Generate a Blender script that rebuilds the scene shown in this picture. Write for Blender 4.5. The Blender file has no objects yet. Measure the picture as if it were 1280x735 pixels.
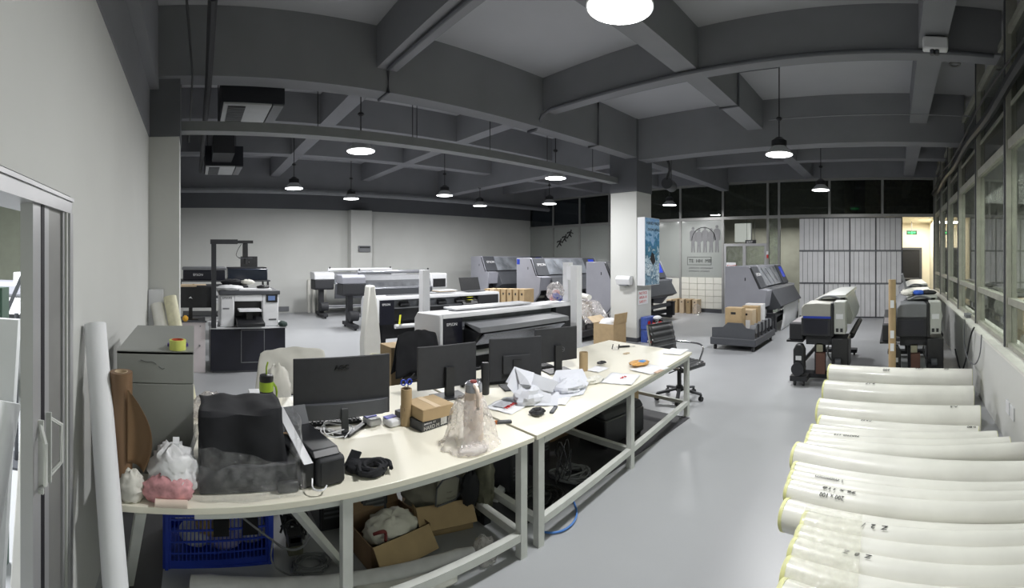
import bpy, math, random
from mathutils import Vector, Matrix, noise
from math import sin, cos, tan, pi, atan2, hypot, radians
random.seed(7)
S = bpy.context.scene
C = S.collection
# ---------------------------------------------------------------- camera (the photograph is a cylindrical panorama)
H = 1.80; FP = 557.0; HY = 320.5; XA = 1118.0
cd = bpy.data.cameras.new('camera'); cam = bpy.data.objects.new('camera', cd); C.objects.link(cam)
cam.location = (0, 0, H); cam.rotation_euler = (pi / 2, 0, (XA - 640) / FP)
cd.type = 'PANO'; cd.panorama_type = 'CENTRAL_CYLINDRICAL'
cd.central_cylindrical_range_u_min = -640 / FP; cd.central_cylindrical_range_u_max = 640 / FP
cd.central_cylindrical_range_v_min = -(735 - HY) / FP; cd.central_cylindrical_range_v_max = HY / FP
cd.central_cylindrical_radius = 1.0; cd.clip_start = 0.02; cd.clip_end = 100
S.camera = cam
# ---------------------------------------------------------------- world, exposure, light
w = bpy.data.worlds.new('world'); S.world = w; w.use_nodes = True
w.node_tree.nodes['Background'].inputs[0].default_value = (.04, .045, .06, 1)
w.node_tree.nodes['Background'].inputs[1].default_value = 0.3
S.view_settings.view_transform = 'Standard'; S.view_settings.look = 'None'
S.view_settings.exposure = 0.0; S.view_settings.gamma = 1.0; S.view_settings.use_curve_mapping = False
LAMP_W = 80.0
def area(name, loc, rot, sx, sy, power, col=(1, 1, 1), shape='RECTANGLE', parent=None):
    l = bpy.data.lights.new(name, 'AREA'); l.shape = shape; l.size = sx
    if shape in ('RECTANGLE', 'ELLIPSE'): l.size_y = sy
    l.energy = power; l.color = col
    o = bpy.data.objects.new(name, l); C.objects.link(o); o.location = loc; o.rotation_euler = rot
    if parent: o.parent = parent
    return o
area('office_light', (2.25, 5, 2.9), (0, 0, 0), 1.2, 8, 230, (1, .99, .94))
area('passage_light', (0.7, 15.0, 2.95), (0, 0, 0), .9, .9, 75, (1, .97, .88))
area('lobby_light', (-4.3, 15.6, 2.95), (0, 0, 0), 3, .6, 80, (1, 1, .96))
area('side_room_light', (-3.2, -3.0, 3.6), (0, 0, 0), 2.0, 1.0, 420, (.97, .98, 1))
# ---------------------------------------------------------------- pixel helpers: a pixel of the photo and a height give a place
def P(px, py, z=0.0):
    r = (H - z) * FP / (py - HY); t = (px - XA) / FP
    return Vector((sin(t) * r, cos(t) * r, z))
# ---------------------------------------------------------------- materials
def lin(c):
    return tuple((x / 255 / 12.92) if x / 255 <= .04045 else ((x / 255 + .055) / 1.055) ** 2.4 for x in c)
MC = {}
def mat(name, rgb, rough=.5, metal=0, var=.06, scale=6, bump=0, emit=0, alpha=1, trans=0, coat=0, spec=.5, detail=4):
    if name in MC: return MC[name]
    m = bpy.data.materials.new(name); m.use_nodes = True; nt = m.node_tree; N = nt.nodes; L = nt.links
    b = N['Principled BSDF']; c = lin(rgb)
    tc = N.new('ShaderNodeTexCoord'); nz = N.new('ShaderNodeTexNoise'); nz.inputs['Scale'].default_value = scale
    nz.inputs['Detail'].default_value = detail; L.new(tc.outputs['Object'], nz.inputs['Vector'])
    cr = N.new('ShaderNodeValToRGB'); cr.color_ramp.elements[0].position = .3; cr.color_ramp.elements[1].position = .7
    cr.color_ramp.elements[0].color = tuple(max(0, x * (1 - var)) for x in c) + (1,)
    cr.color_ramp.elements[1].color = tuple(min(1, x * (1 + var)) for x in c) + (1,)
    L.new(nz.outputs['Fac'], cr.inputs['Fac']); L.new(cr.outputs['Color'], b.inputs['Base Color'])
    b.inputs['Roughness'].default_value = rough; b.inputs['Metallic'].default_value = metal
    b.inputs['Specular IOR Level'].default_value = spec
    b.inputs['Coat Weight'].default_value = coat; b.inputs['Coat Roughness'].default_value = .1
    b.inputs['Transmission Weight'].default_value = trans; b.inputs['Alpha'].default_value = alpha
    if emit:
        b.inputs['Emission Color'].default_value = c + (1,); b.inputs['Emission Strength'].default_value = emit
    if bump:
        bp = N.new('ShaderNodeBump'); bp.inputs['Strength'].default_value = bump; bp.inputs['Distance'].default_value = .01
        L.new(nz.outputs['Fac'], bp.inputs['Height']); L.new(bp.outputs['Normal'], b.inputs['Normal'])
    MC[name] = m; return m
def film(name, tint, clear, gloss_rough=.08, scale=9, haze=(.8, .8, .82), bump=0):
    """glass or plastic film: transparent, a mirror coat and some haze"""
    m = bpy.data.materials.new(name); m.use_nodes = True; nt = m.node_tree; N = nt.nodes; L = nt.links
    for n in list(N): N.remove(n)
    out = N.new('ShaderNodeOutputMaterial'); tr = N.new('ShaderNodeBsdfTransparent'); tr.inputs[0].default_value = tint + (1,)
    df = N.new('ShaderNodeBsdfDiffuse'); df.inputs[0].default_value = haze + (1,)
    gl = N.new('ShaderNodeBsdfGlossy'); gl.inputs['Roughness'].default_value = gloss_rough
    tc = N.new('ShaderNodeTexCoord'); nz = N.new('ShaderNodeTexNoise'); nz.inputs['Scale'].default_value = scale
    L.new(tc.outputs['Object'], nz.inputs['Vector'])
    if bump:
        n2 = N.new('ShaderNodeTexNoise'); n2.inputs['Scale'].default_value = scale * 1.3; n2.inputs['Distortion'].default_value = 2.0; L.new(tc.outputs['Object'], n2.inputs['Vector'])
        bp = N.new('ShaderNodeBump'); bp.inputs['Strength'].default_value = bump; bp.inputs['Distance'].default_value = .02
        L.new(n2.outputs['Fac'], bp.inputs['Height']); L.new(bp.outputs['Normal'], gl.inputs['Normal'])
    mp = N.new('ShaderNodeMapRange'); mp.inputs['To Min'].default_value = max(0, 1 - clear - .12); mp.inputs['To Max'].default_value = min(1, 1 - clear + .12)
    mp.inputs['From Min'].default_value = .3; mp.inputs['From Max'].default_value = .7
    L.new(nz.outputs['Fac'], mp.inputs['Value'])
    m1 = N.new('ShaderNodeMixShader'); L.new(mp.outputs[0], m1.inputs[0]); L.new(tr.outputs[0], m1.inputs[1]); L.new(df.outputs[0], m1.inputs[2])
    lw = N.new('ShaderNodeLayerWeight'); lw.inputs[0].default_value = .5
    pw = N.new('ShaderNodeMath'); pw.operation = 'POWER'; L.new(lw.outputs['Facing'], pw.inputs[0]); pw.inputs[1].default_value = 3
    fr = N.new('ShaderNodeMath'); fr.operation = 'MULTIPLY_ADD'; L.new(pw.outputs[0], fr.inputs[0]); fr.inputs[1].default_value = .6; fr.inputs[2].default_value = .05
    m2 = N.new('ShaderNodeMixShader'); L.new(fr.outputs[0], m2.inputs[0]); L.new(m1.outputs[0], m2.inputs[1]); L.new(gl.outputs[0], m2.inputs[2])
    L.new(m2.outputs[0], out.inputs[0]); MC[name] = m; return m
WALL = mat('white_wall_paint', (200, 201, 198), .75, var=.03, scale=1.2, bump=.05)
DARK = mat('dark_ceiling_paint', (128, 129, 134), .8, var=.06, scale=1.5)
SLAB = mat('ceiling_slab_paint', (172, 173, 178), .85, var=.05, scale=.8)
BAND = mat('dark_band_paint', (100, 102, 107), .8, var=.06, scale=1.2)
FLOOR = mat('grey_epoxy_floor', (163, 165, 168), .34, var=.05, scale=.9, bump=.02, spec=.45)
ALU = mat('aluminium_frame', (150, 150, 148), .4, .3, var=.05)
ALUD = mat('weathered_aluminium', (158, 158, 148), .5, .2, var=.12, scale=9)
ALUW = mat('pale_aluminium', (176, 176, 178), .35, .35, var=.03)
BLACKGAP = mat('black_rubber_seal', (22, 20, 28), .6)
GLASS = film('window_glass', (.80, .84, .80), .86, .02, haze=(.42, .43, .38))
GLASSG = film('grey_window_glass', (.62, .64, .60), .80, .03, haze=(.22, .23, .20))
GLASSD = film('dark_window_glass', (.50, .53, .51), .92, .02, haze=(.07, .08, .08))
FROST = mat('frosted_glass', (150, 154, 150), .35, var=.05, scale=1, coat=.3)
TILE = mat('white_tile', (215, 214, 205), .3, var=.03)
GROUT = mat('tile_grout', (170, 170, 162), .8)
TABLE = mat('cream_table_laminate', (232, 228, 212), .35, var=.02, scale=3, coat=.2)
WMET = mat('white_steel_tube', (198, 200, 196), .4, var=.05, scale=12)
BLK = mat('black_plastic', (34, 35, 38), .4, var=.15, scale=20)
BLKM = mat('matt_black_plastic', (43, 44, 48), .65, var=.1, scale=20)
NAVY = mat('black_blue_panel', (30, 31, 42), .3, var=.08)
DGR = mat('dark_grey_plastic', (72, 74, 79), .5, var=.06)
MGR = mat('mid_grey_plastic', (112, 114, 118), .5, var=.05)
LGR = mat('bluish_grey_plastic', (150, 151, 160), .45, var=.04, scale=3)
PWH = mat('white_plastic', (216, 217, 220), .35, var=.02)
CREAM = mat('beige_plastic', (158, 157, 150), .45, var=.04)
SILV = mat('brushed_silver', (170, 172, 178), .25, .7, var=.05)
STEEL = mat('chrome', (190, 190, 192), .18, .95, var=.03)
SMOKE = mat('smoked_window', (118, 121, 126), .15, var=.25, scale=5, coat=.5)
SCREEN = mat('lit_blue_screen', (40, 60, 170), .2, emit=.6, var=.4, scale=30)
BLUE = mat('blue_plastic', (38, 62, 168), .4, var=.1)
CARD = mat('brown_cardboard', (170, 147, 112), .8, var=.08, scale=10)
CARDD = mat('dark_cardboard', (128, 104, 80), .85, var=.08, scale=10)
CARDL = mat('pale_cardboard', (198, 178, 150), .8, var=.06, scale=10)
PAPER = mat('white_paper', (226, 227, 230), .6, var=.03, scale=3)
LINER = mat('wrapped_paper_roll', (228, 227, 220), .36, var=.06, scale=4, bump=.3, coat=.35)
YELEND = mat('yellowish_tape', (226, 226, 164), .5, var=.15, scale=20)
KRAFT = mat('brown_kraft_roll', (124, 96, 70), .5, var=.1, scale=3)
STEELG = mat('grey_painted_steel', (146, 148, 144), .45, var=.05, scale=2)
CLOTHB = mat('black_cloth', (22, 23, 28), .85, var=.2, scale=12, bump=.2)
CLOTHW = mat('white_cloth', (214, 212, 204), .9, var=.06, scale=8, bump=.2)
CLOTHG = mat('grey_cloth', (110, 108, 98), .9, var=.15, scale=8, bump=.3)
OLIVE = mat('olive_cloth', (84, 84, 70), .85, var=.3, scale=14, bump=.3)
PINK = mat('pink_red_print', (196, 142, 146), .55, var=.4, scale=22, detail=8)
FILMC = film('clear_plastic_film', (.985, .985, .99), .98, .08, 26, (.85, .85, .87), .7)
FILMW = film('milky_plastic_film', (.985, .97, .965), .72, .15, 18, (.92, .89, .88), 1.0)
RED = mat('red_paint', (190, 40, 36), .35, var=.1)
YEL = mat('yellow_sticker', (226, 226, 60), .6)
GREEN = mat('lit_green_sign', (40, 170, 90), .4, emit=.8)
LIME = mat('lime_plastic', (150, 180, 50), .5)
ORANGE = mat('orange_wrapper', (200, 150, 80), .5, var=.4, scale=30)
INKW = mat('white_print', (235, 235, 238), .5)
INKB = mat('black_print', (38, 38, 40), .6)
INKG = mat('grey_print', (120, 120, 122), .6)
GLOW = mat('lamp_diffuser_glow', (255, 255, 255), .3, emit=9)
LIT = mat('lit_sign_white', (235, 240, 232), .4, emit=.35)
CREAMW = mat('cream_wall_paint', (232, 224, 202), .8, var=.02)
OUTER = mat('dim_office_wall', (150, 150, 138), .8, var=.12, scale=2)
SKIN = mat('pale_pink_plastic', (226, 208, 194), .45)
# ---------------------------------------------------------------- mesh builder
class MB:
    def __init__(s): s.v = []; s.f = []; s.soft = False
    def add(s, vs, fs):
        n = len(s.v); s.v += [tuple(v) for v in vs]; s.f += [tuple(i + n for i in f) for f in fs]; return s
    def box(s, a, b):
        x0, y0, z0 = [min(a[i], b[i]) for i in range(3)]; x1, y1, z1 = [max(a[i], b[i]) for i in range(3)]
        return s.add([(x0, y0, z0), (x1, y0, z0), (x1, y1, z0), (x0, y1, z0), (x0, y0, z1), (x1, y0, z1), (x1, y1, z1), (x0, y1, z1)],
                     [(0, 3, 2, 1), (4, 5, 6, 7), (0, 1, 5, 4), (1, 2, 6, 5), (2, 3, 7, 6), (3, 0, 4, 7)])
    def bar(s, p, q, wx, wz, up=(0, 0, 1)):
        p = Vector(p); q = Vector(q); d = (q - p).normalized(); u = Vector(up)
        if abs(d.dot(u)) > .98: u = Vector((0, 1, 0))
        a = d.cross(u).normalized() * wx / 2; b = a.cross(d).normalized() * wz / 2
        vs = [p - a - b, p + a - b, p + a + b, p - a + b, q - a - b, q + a - b, q + a + b, q - a + b]
        return s.add(vs, [(0, 1, 2, 3), (7, 6, 5, 4), (0, 4, 5, 1), (1, 5, 6, 2), (2, 6, 7, 3), (3, 7, 4, 0)])
    def cyl(s, p, q, r0, r1=None, n=16, caps=True):
        r1 = r0 if r1 is None else r1; p = Vector(p); q = Vector(q); d = (q - p).normalized()
        u = Vector((0, 0, 1)) if abs(d.z) < .9 else Vector((1, 0, 0)); a = d.cross(u).normalized(); b = d.cross(a)
        vs = []
        for c, r in ((p, r0), (q, r1)):
            for k in range(n):
                t = 2 * pi * k / n; vs.append(c + a * r * cos(t) + b * r * sin(t))
        fs = [(k, (k + 1) % n, n + (k + 1) % n, n + k) for k in range(n)]
        if caps: fs += [tuple(range(n))[::-1], tuple(range(n, 2 * n))]
        return s.add(vs, fs)
    def ring(s, p, q, ro, ri, n=20):
        p = Vector(p); q = Vector(q); d = (q - p).normalized()
        u = Vector((0, 0, 1)) if abs(d.z) < .9 else Vector((1, 0, 0)); a = d.cross(u).normalized(); b = d.cross(a)
        vs = []
        for c, r in ((p, ro), (q, ro), (q, ri), (p, ri)):
            for k in range(n):
                t = 2 * pi * k / n; vs.append(c + a * r * cos(t) + b * r * sin(t))
        fs = []
        for j in range(4):
            for k in range(n):
                k2 = (k + 1) % n; j2 = (j + 1) % 4
                fs.append((j * n + k, j * n + k2, j2 * n + k2, j2 * n + k))
        return s.add(vs, fs)
    def lathe(s, prof, c=(0, 0, 0), n=20):
        vs = []; fs = []; m = len(prof)
        for r, z in prof:
            for k in range(n):
                t = 2 * pi * k / n; vs.append((c[0] + r * cos(t), c[1] + r * sin(t), c[2] + z))
        for j in range(m - 1):
            for k in range(n):
                k2 = (k + 1) % n; fs.append((j * n + k, j * n + k2, (j + 1) * n + k2, (j + 1) * n + k))
        fs += [tuple(range(n))[::-1], tuple(range((m - 1) * n, m * n))]
        return s.add(vs, fs)
    def prism(s, poly, a, b, axis='y'):
        n = len(poly)
        if axis == 'y': g = lambda u, v, t: (u, t, v)
        elif axis == 'x': g = lambda u, v, t: (t, u, v)
        else: g = lambda u, v, t: (u, v, t)
        vs = [g(u, v, a) for u, v in poly] + [g(u, v, b) for u, v in poly]
        return s.add(vs, [tuple(range(n)), tuple(range(n, 2 * n))[::-1]] + [(k, (k + 1) % n, n + (k + 1) % n, n + k)[::-1] for k in range(n)])
    def tube(s, pts, r, n=6, smooth=0):
        pts = [Vector(p) for p in pts]
        for _ in range(smooth):
            q = [pts[0]]
            for a, b in zip(pts, pts[1:]): q += [a * .75 + b * .25, a * .25 + b * .75]
            pts = q + [pts[-1]]
        vs = []; m = len(pts); ref = Vector((.13, .27, 1)).normalized()
        for i, p in enumerate(pts):
            d = (pts[min(i + 1, m - 1)] - pts[max(i - 1, 0)])
            d = d.normalized() if d.length > 1e-6 else Vector((0, 1, 0))
            u = ref if abs(d.dot(ref)) < .95 else Vector((1, 0, 0)); a = d.cross(u).normalized(); b = d.cross(a)
            for k in range(n):
                t = 2 * pi * k / n; vs.append(p + a * r * cos(t) + b * r * sin(t))
        fs = [(i * n + k, i * n + (k + 1) % n, (i + 1) * n + (k + 1) % n, (i + 1) * n + k) for i in range(m - 1) for k in range(n)]
        fs += [tuple(range(n))[::-1], tuple(range((m - 1) * n, m * n))]
        return s.add(vs, fs)
    def grid(s, fn, nu, nv, thick=0):
        vs = [Vector(fn(i / nu, j / nv)) for j in range(nv + 1) for i in range(nu + 1)]
        fs = [(j * (nu + 1) + i, j * (nu + 1) + i + 1, (j + 1) * (nu + 1) + i + 1, (j + 1) * (nu + 1) + i) for j in range(nv) for i in range(nu)]
        return s.add(vs, fs)
    def blob(s, c, rad, amp=.25, freq=3, nu=28, nv=18, seed=0, flat=0, fold=True):
        """crumpled lump: an ellipsoid pushed about by folds, its underside pressed flat at z = c.z - rad.z*(1-flat)"""
        vs = []; sd = Vector((seed * 7.1, seed * 3.3, seed * 1.7)); lo = -rad[2] * (1 - flat)
        for j in range(nv + 1):
            th = pi * j / nv
            for i in range(nu):
                ph = 2 * pi * i / nu; d = Vector((sin(th) * cos(ph), sin(th) * sin(ph), cos(th)))
                k = noise.noise(d * freq + sd)
                if fold: k = (1 - abs(k) * 2.4) * .55 + (1 - abs(noise.noise(d * freq * 2.1 + sd)) * 2.4) * .3 - .35
                f = 1 + amp * k; z = max(lo, d.z * rad[2] * f)
                vs.append((c[0] + d.x * rad[0] * f, c[1] + d.y * rad[1] * f, c[2] + z))
        fs = [(j * nu + i, (j + 1) * nu + i, (j + 1) * nu + (i + 1) % nu, j * nu + (i + 1) % nu) for j in range(nv) for i in range(nu)]
        s.soft = True; return s.add(vs, fs)
    def obj(s, name, m, parent=None, bev=0, solid=0, smooth=35, loc=None, rotz=0):
        me = bpy.data.meshes.new(name); me.from_pydata(s.v, [], s.f); me.update()
        if s.soft and smooth == 35: smooth = 75
        if smooth:
            me.polygons.foreach_set('use_smooth', [True] * len(me.polygons)); me.set_sharp_from_angle(angle=radians(smooth))
        me.materials.append(m)
        o = bpy.data.objects.new(name, me); C.objects.link(o)
        if parent: o.parent = parent
        if loc is not None: o.location = loc
        if rotz: o.rotation_euler.z = rotz
        if solid:
            q = o.modifiers.new('thickness', 'SOLIDIFY'); q.thickness = solid; q.offset = 0
        if bev:
            q = o.modifiers.new('bevel', 'BEVEL'); q.width = bev; q.segments = 2; q.limit_method = 'ANGLE'; q.angle_limit = radians(40)
        return o
def B(a, b): return MB().box(a, b)
def thing(name, label, cat, loc=(0, 0, 0), rotz=0, group=None):
    o = bpy.data.objects.new(name, None); C.objects.link(o); o.location = loc; o.rotation_euler = (0, 0, rotz); o.empty_display_size = .1
    return tag(o, label, cat, group)
def tag(o, label, cat, group=None, kind=None):
    o['label'] = label; o['category'] = cat
    if group: o['group'] = group
    if kind: o['kind'] = kind
    return o
def struct(o, label=None):
    o['kind'] = 'structure'
    if label: o['label'] = label
    return o
def lab(o, t): o['label'] = t; return o
def kids(o): return [c for c in bpy.data.objects if c.parent == o]
def dup(o, loc, rotz=0, label=None, group=None):
    r = o.copy(); C.objects.link(r); r.location = loc; r.rotation_euler = (0, 0, rotz)
    if label: r['label'] = label
    if group: r['group'] = group
    for ch in list(o.children):
        c = ch.copy(); C.objects.link(c); c.parent = r
        for g in list(ch.children):
            d = g.copy(); C.objects.link(d); d.parent = c
    return r
def text(s, m, parent, loc, size, face='+x', name='lettering', ext=.0015, rz=0, align='LEFT', sx=1, rot=None):
    cu = bpy.data.curves.new(name, 'FONT'); cu.body = s; cu.size = size; cu.extrude = ext; cu.align_x = align; cu.materials.append(m); cu.resolution_u = 3
    tmp = bpy.data.objects.new(name, cu); C.objects.link(tmp); bpy.context.view_layer.update()
    me = bpy.data.meshes.new_from_object(tmp.evaluated_get(bpy.context.evaluated_depsgraph_get())); bpy.data.objects.remove(tmp)
    o = bpy.data.objects.new(name, me); C.objects.link(o); o.parent = parent; o.location = loc
    if rot is not None: o.rotation_euler = rot
    else: o.rotation_euler = {'+x': (pi / 2, 0, pi / 2), '-y': (pi / 2, 0, 0), 'up': (0, 0, rz), '-x': (pi / 2, 0, -pi / 2)}[face]
    o.scale.x = sx
    return o
# ================================================================= THE SETTING
XB = -13.95; YA = 13.1; YL = -.534; XW = 1.24; ZC = 4.68; ZS = 4.15; ZM = 3.87
struct(B((-16, -6, -.1), (4, 19, 0)).obj('floor', FLOOR), 'light grey glossy epoxy floor')
struct(B((-16, -6, ZC), (4, 19, ZC + .15)).obj('ceiling', SLAB), 'dark painted concrete ceiling slab')
wb = struct(B((XB - .2, YL - .2, 0), (XB, YA + .1, 3.32)).obj('wall_back', WALL), 'white rear wall behind the far printers')
bb = B((XB - .2, YL - .2, 3.32), (XB + .012, YA + .1, ZC)).obj('dark_band', BAND, wb); bb['label'] = 'dark painted upper band of the rear wall'
wl = struct(MB().box((XB, YL - .16, 0), (-1.87, YL, 3.2)).box((-1.87, YL - .16, 2.06), (-.95, YL, 3.2)).box((-.95, YL - .16, 0), (XW + .2, YL, 3.2)).obj('wall_left', WALL), 'white wall with the sliding door')
MB().box((XB, YL - .16, 3.2), (XW + .2, YL + .012, ZC)).obj('dark_band', DARK, wl)
struct(MB().box((-12, YL, 3.75), (XW, YL + .12, ZC)).obj('trim_1', DARK), 'dark edge beam above the left wall')
pil = struct(B((-5.72, YL, 0), (-5.2, -.178, 3.2)).obj('wall_pilaster', WALL), 'white pilaster standing out from the left wall')
B((-5.735, YL, 3.2), (-5.185, -.165, ZC)).obj('dark_top', BAND, pil)
co = struct(B((-5.78, 7.81, 0), (-5.1, 8.40, 3.17)).obj('column', WALL, bev=.01), 'white square concrete column')
B((-5.79, 7.80, 3.17), (-5.09, 8.41, ZC)).obj('dark_top', BAND, co)
B((-5.80, 7.79, 0), (-5.08, 8.42, .09)).obj('column_skirting', DGR, co)
c2 = struct(B((XB, 5.0, 0), (XB + .3, 5.75, 3.32)).obj('wall_pier', WALL, bev=.01), 'white pier on the rear wall')
# beams
def beam(a, b, label, z=None):
    return struct(B(a, b).obj('ceiling_beam', DARK), label)
beam((-5.38, YL, ZM), (-5.1, YA, ZC), 'deep dark ceiling beam running over the column')
for x, n in ((-2.69, 'second'), (.27, 'first'), (-7.9, 'fourth'), (-10.3, 'fifth')):
    beam((x, YL, ZS), (x + .3, YA, ZC), 'dark secondary ceiling beam, %s from the window wall' % n)
beam((-13.2, YL, 3.75), (-12.9, YA, ZC), 'dark ceiling beam nearest the rear wall')
for y, n in ((2.21, 'first'), (5.07, 'second'), (10.7, 'fourth')):
    beam((XB, y, ZS + .002), (XW, y + .28, ZC), 'dark ceiling crossbeam, %s from the left wall' % n)
beam((XB, 7.86, ZM - .05), (XW, 8.2, ZC), 'deep dark ceiling crossbeam over the column')
beam((XB, YA - .12, 4.12), (XW, YA + .18, ZC), 'dark beam above the glass partition')
# far partition (glass), bays with frames
zt, zm = 4.12, 3.0
def xa(px, y=YA): return y * tan((px - XA) / FP)
bays = [(640, 692), (692, 725), (725, 762), (762, 808), (808, 851), (851, 904), (904, 960), (960, 974), (974, 1037), (1037, 1103), (1103, 1168), (1168, 1172)]
wn = 0
PWT = None
for i, (a, b) in enumerate(bays):
    x0, x1 = xa(a), min(xa(b), XW); wn += 1
    g = bpy.data.objects.new('window_%d' % wn, None); C.objects.link(g); g['kind'] = 'structure'; g['label'] = 'bay of the far glass partition with dark panes above'
    g.location = (x0, YA, 0); wdt = x1 - x0
    B((-.035, -.04, 0), (.035, .04, zt)).obj('mullion', ALU, g)
    B((.035, -.03, zt - .07), (wdt - .035, .03, zt)).obj('top_rail', ALU, g)
    B((.035, -.04, zm - .04), (wdt - .035, .04, zm + .05)).obj('middle_rail', ALU, g)
    if wdt < .15: continue
    B((.035, -.005, zm + .05), (wdt - .035, .005, zt - .07)).obj('glass_pane', GLASSD, g)
    if i < 5:
        B((.035, -.005, 1.13), (wdt - .035, .005, zm - .04)).obj('frosted_pane', FROST, g)
        B((.035, -.04, 1.08), (wdt - .035, .04, 1.13)).obj('sill_rail', ALU, g)
        B((.035, -.05, 0), (wdt - .035, .05, 1.08)).obj('low_wall', TILE, g)
    elif i == 5:
        B((.035, -.005, 1.13), (wdt - .035, .005, zm - .04)).obj('frosted_pane', FROST, g)
        # figures printed on the frosted glass
        m = MB()
        for k, (u, hh) in enumerate(((.26, 1.0), (.43, .93), (.60, 1.0), (.77, .93), (.93, 1.05))):
            cx = wdt * (.08 + .9 * u * .93); zb = 1.93; ht = .78 * hh
            m.cyl((cx, -.012, zb + ht), (cx, -.006, zb + ht), .05, n=12)
            m.prism([(cx - .11, zb + ht * .5), (cx - .115, zb + ht * .86), (cx - .05, zb + ht * .93), (cx + .05, zb + ht * .93), (cx + .115, zb + ht * .86), (cx + .11, zb + ht * .5), (cx + .06, zb + ht * .45), (cx + .07, zb), (cx + .02, zb), (cx, zb + ht * .35), (cx - .02, zb), (cx - .07, zb), (cx - .06, zb + ht * .45)], -.012, -.006)
        m.obj('figure_print', INKG, g)
        m = MB(); cx = wdt * .55
        m.tube([(cx + .42 * cos(pi * t / 14), -.014, 2.32 + .42 * sin(pi * t / 14)) for t in range(15)], .012, 5)
        m.obj('arc_print', INKB, g)
        m = MB(); fz = 1.62
        for p, q in (((.25, fz - .09), (1.1, fz - .09)), ((.25, fz + .16), (1.1, fz + .16)), ((.25, fz - .09), (.25, fz + .16)), ((1.1, fz - .09), (1.1, fz + .16))):
            m.bar((p[0], -.01, p[1]), (q[0], -.01, q[1]), .006, .015, (0, 1, 0))
        m.obj('box_print', INKB, g)
        text('TE  HH  MB', INKB, g, (.30, -.012, fz - .02), .16, '-y')
        text('AMAMAMA  AMAMAMAM', INKG, g, (.3, -.012, fz - .22), .075, '-y'); text('AMAMAMA  AMAMAM', INKG, g, (.3, -.012, fz - .32), .075, '-y')
        B((.035, -.01, 0), (wdt - .035, .05, 1.13)).obj('low_wall', GROUT, g)
        nx, nz = 5, 5; tw = (wdt - .07) / nx; th = 1.0 / nz; me = None
        for u in range(nx):
            for v in range(nz):
                if me is None:
                    t = B((.005, -.03, .005), (tw - .005, -.01, th - .005)).obj('tile', TILE, g, bev=.003); me = t
                else: t = me.copy(); C.objects.link(t)
                t.location = (.035 + u * tw, 0, .12 + v * th)
        B((.035, -.045, 0), (wdt - .035, -.01, .11)).obj('skirting', DGR, g)
    elif i == 6: pass
    elif i in (7,):
        B((.035, -.005, .1), (wdt - .035, .005, zm - .04)).obj('glass_pane', GLASS, g)
# runners printed on the frosted pane left of the column
g = bpy.data.objects['window_2']
m = MB(); w0 = xa(725) - xa(692)
for k in range(3):
    cx = .25 + .27 * k + .05; cz = 2.35 + .17 * k
    m.cyl((cx + .12, -.012, cz + .13), (cx + .12, -.006, cz + .13), .035, n=10)
    m.prism([(cx - .02, cz - .05), (cx + .08, cz + .1), (cx + .14, cz + .1), (cx + .09, cz - .03), (cx + .16, cz - .12), (cx + .12, cz - .14), (cx + .03, cz - .07), (cx - .1, cz - .2), (cx - .13, cz - .17)], -.012, -.006)
    m.prism([(cx + .1, cz + .08), (cx + .24, cz + .02), (cx + .23, cz - .01), (cx + .1, cz + .03)], -.012, -.006)
    m.prism([(cx + .08, cz + .1), (cx - .08, cz + .07), (cx - .12, cz + .0), (cx - .09, cz + .0), (cx + .06, cz + .05)], -.012, -.006)
m.obj('runner_print', INKB, g)
text('TE  ML  MB', INKB, g, (.2, -.012, 1.42), .13, '-y')
# glazed door bay with transom
d1 = bpy.data.objects.new('door_1', None); C.objects.link(d1); d1.location = (xa(904) + .04, YA, 0); struct(d1, 'aluminium framed glass double door'); W1 = xa(960) - xa(904) - .08
for a, b in (((0, -.03, 0), (.07, .03, 2.2)), ((W1 - .07, -.03, 0), (W1, .03, 2.2)), ((.07, -.03, 2.12), (W1 - .07, .03, 2.2)), ((W1 * .45, -.03, 0), (W1 * .45 + .1, .03, 2.12))):
    B(a, b).obj('door_frame', ALUW, d1)
B((.07, -.005, .05), (W1 * .45, .005, 2.12)).obj('glass_pane', GLASS, d1); B((W1 * .45 + .1, -.005, .05), (W1 - .07, .005, 2.12)).obj('glass_pane', GLASS, d1)
B((W1 * .42, -.09, .9), (W1 * .42 + .02, -.03, 1.2)).obj('door_handle', STEEL, d1)
t = thing('door_notice', 'red lettered paper notice stuck on the glass door', 'notice', (xa(904) + .12, YA - .032, 1.35))
B((0, -.004, 0), (.32, 0, .26)).obj('sheet', PAPER, t); text('EXIT', RED, t, (.02, -.006, .07), .16, '-y')
t = thing('lit_panel', 'white lit panel behind the transom above the glass door', 'sign', (xa(906), YA + .9, 2.28))
B((0, 0, 0), (.55, .06, .62)).obj('face', LIT, t); B((-.02, .06, -.02), (.57, .1, .64)).obj('backing', MGR, t)
t = thing('direction_sign', 'small black hanging sign above the glass door', 'sign', (xa(925), YA + .5, 2.2))
B((0, 0, 0), (.36, .04, .13)).obj('board', BLK, t); text('EXIT', INKW, t, (.05, -.003, .03), .1, '-y'); MB().cyl((.05, .02, .13), (.05, .02, 1.9), .006, n=6).cyl((.31, .02, .13), (.31, .02, 1.9), .006, n=6).obj('hanger', DGR, t)
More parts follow.
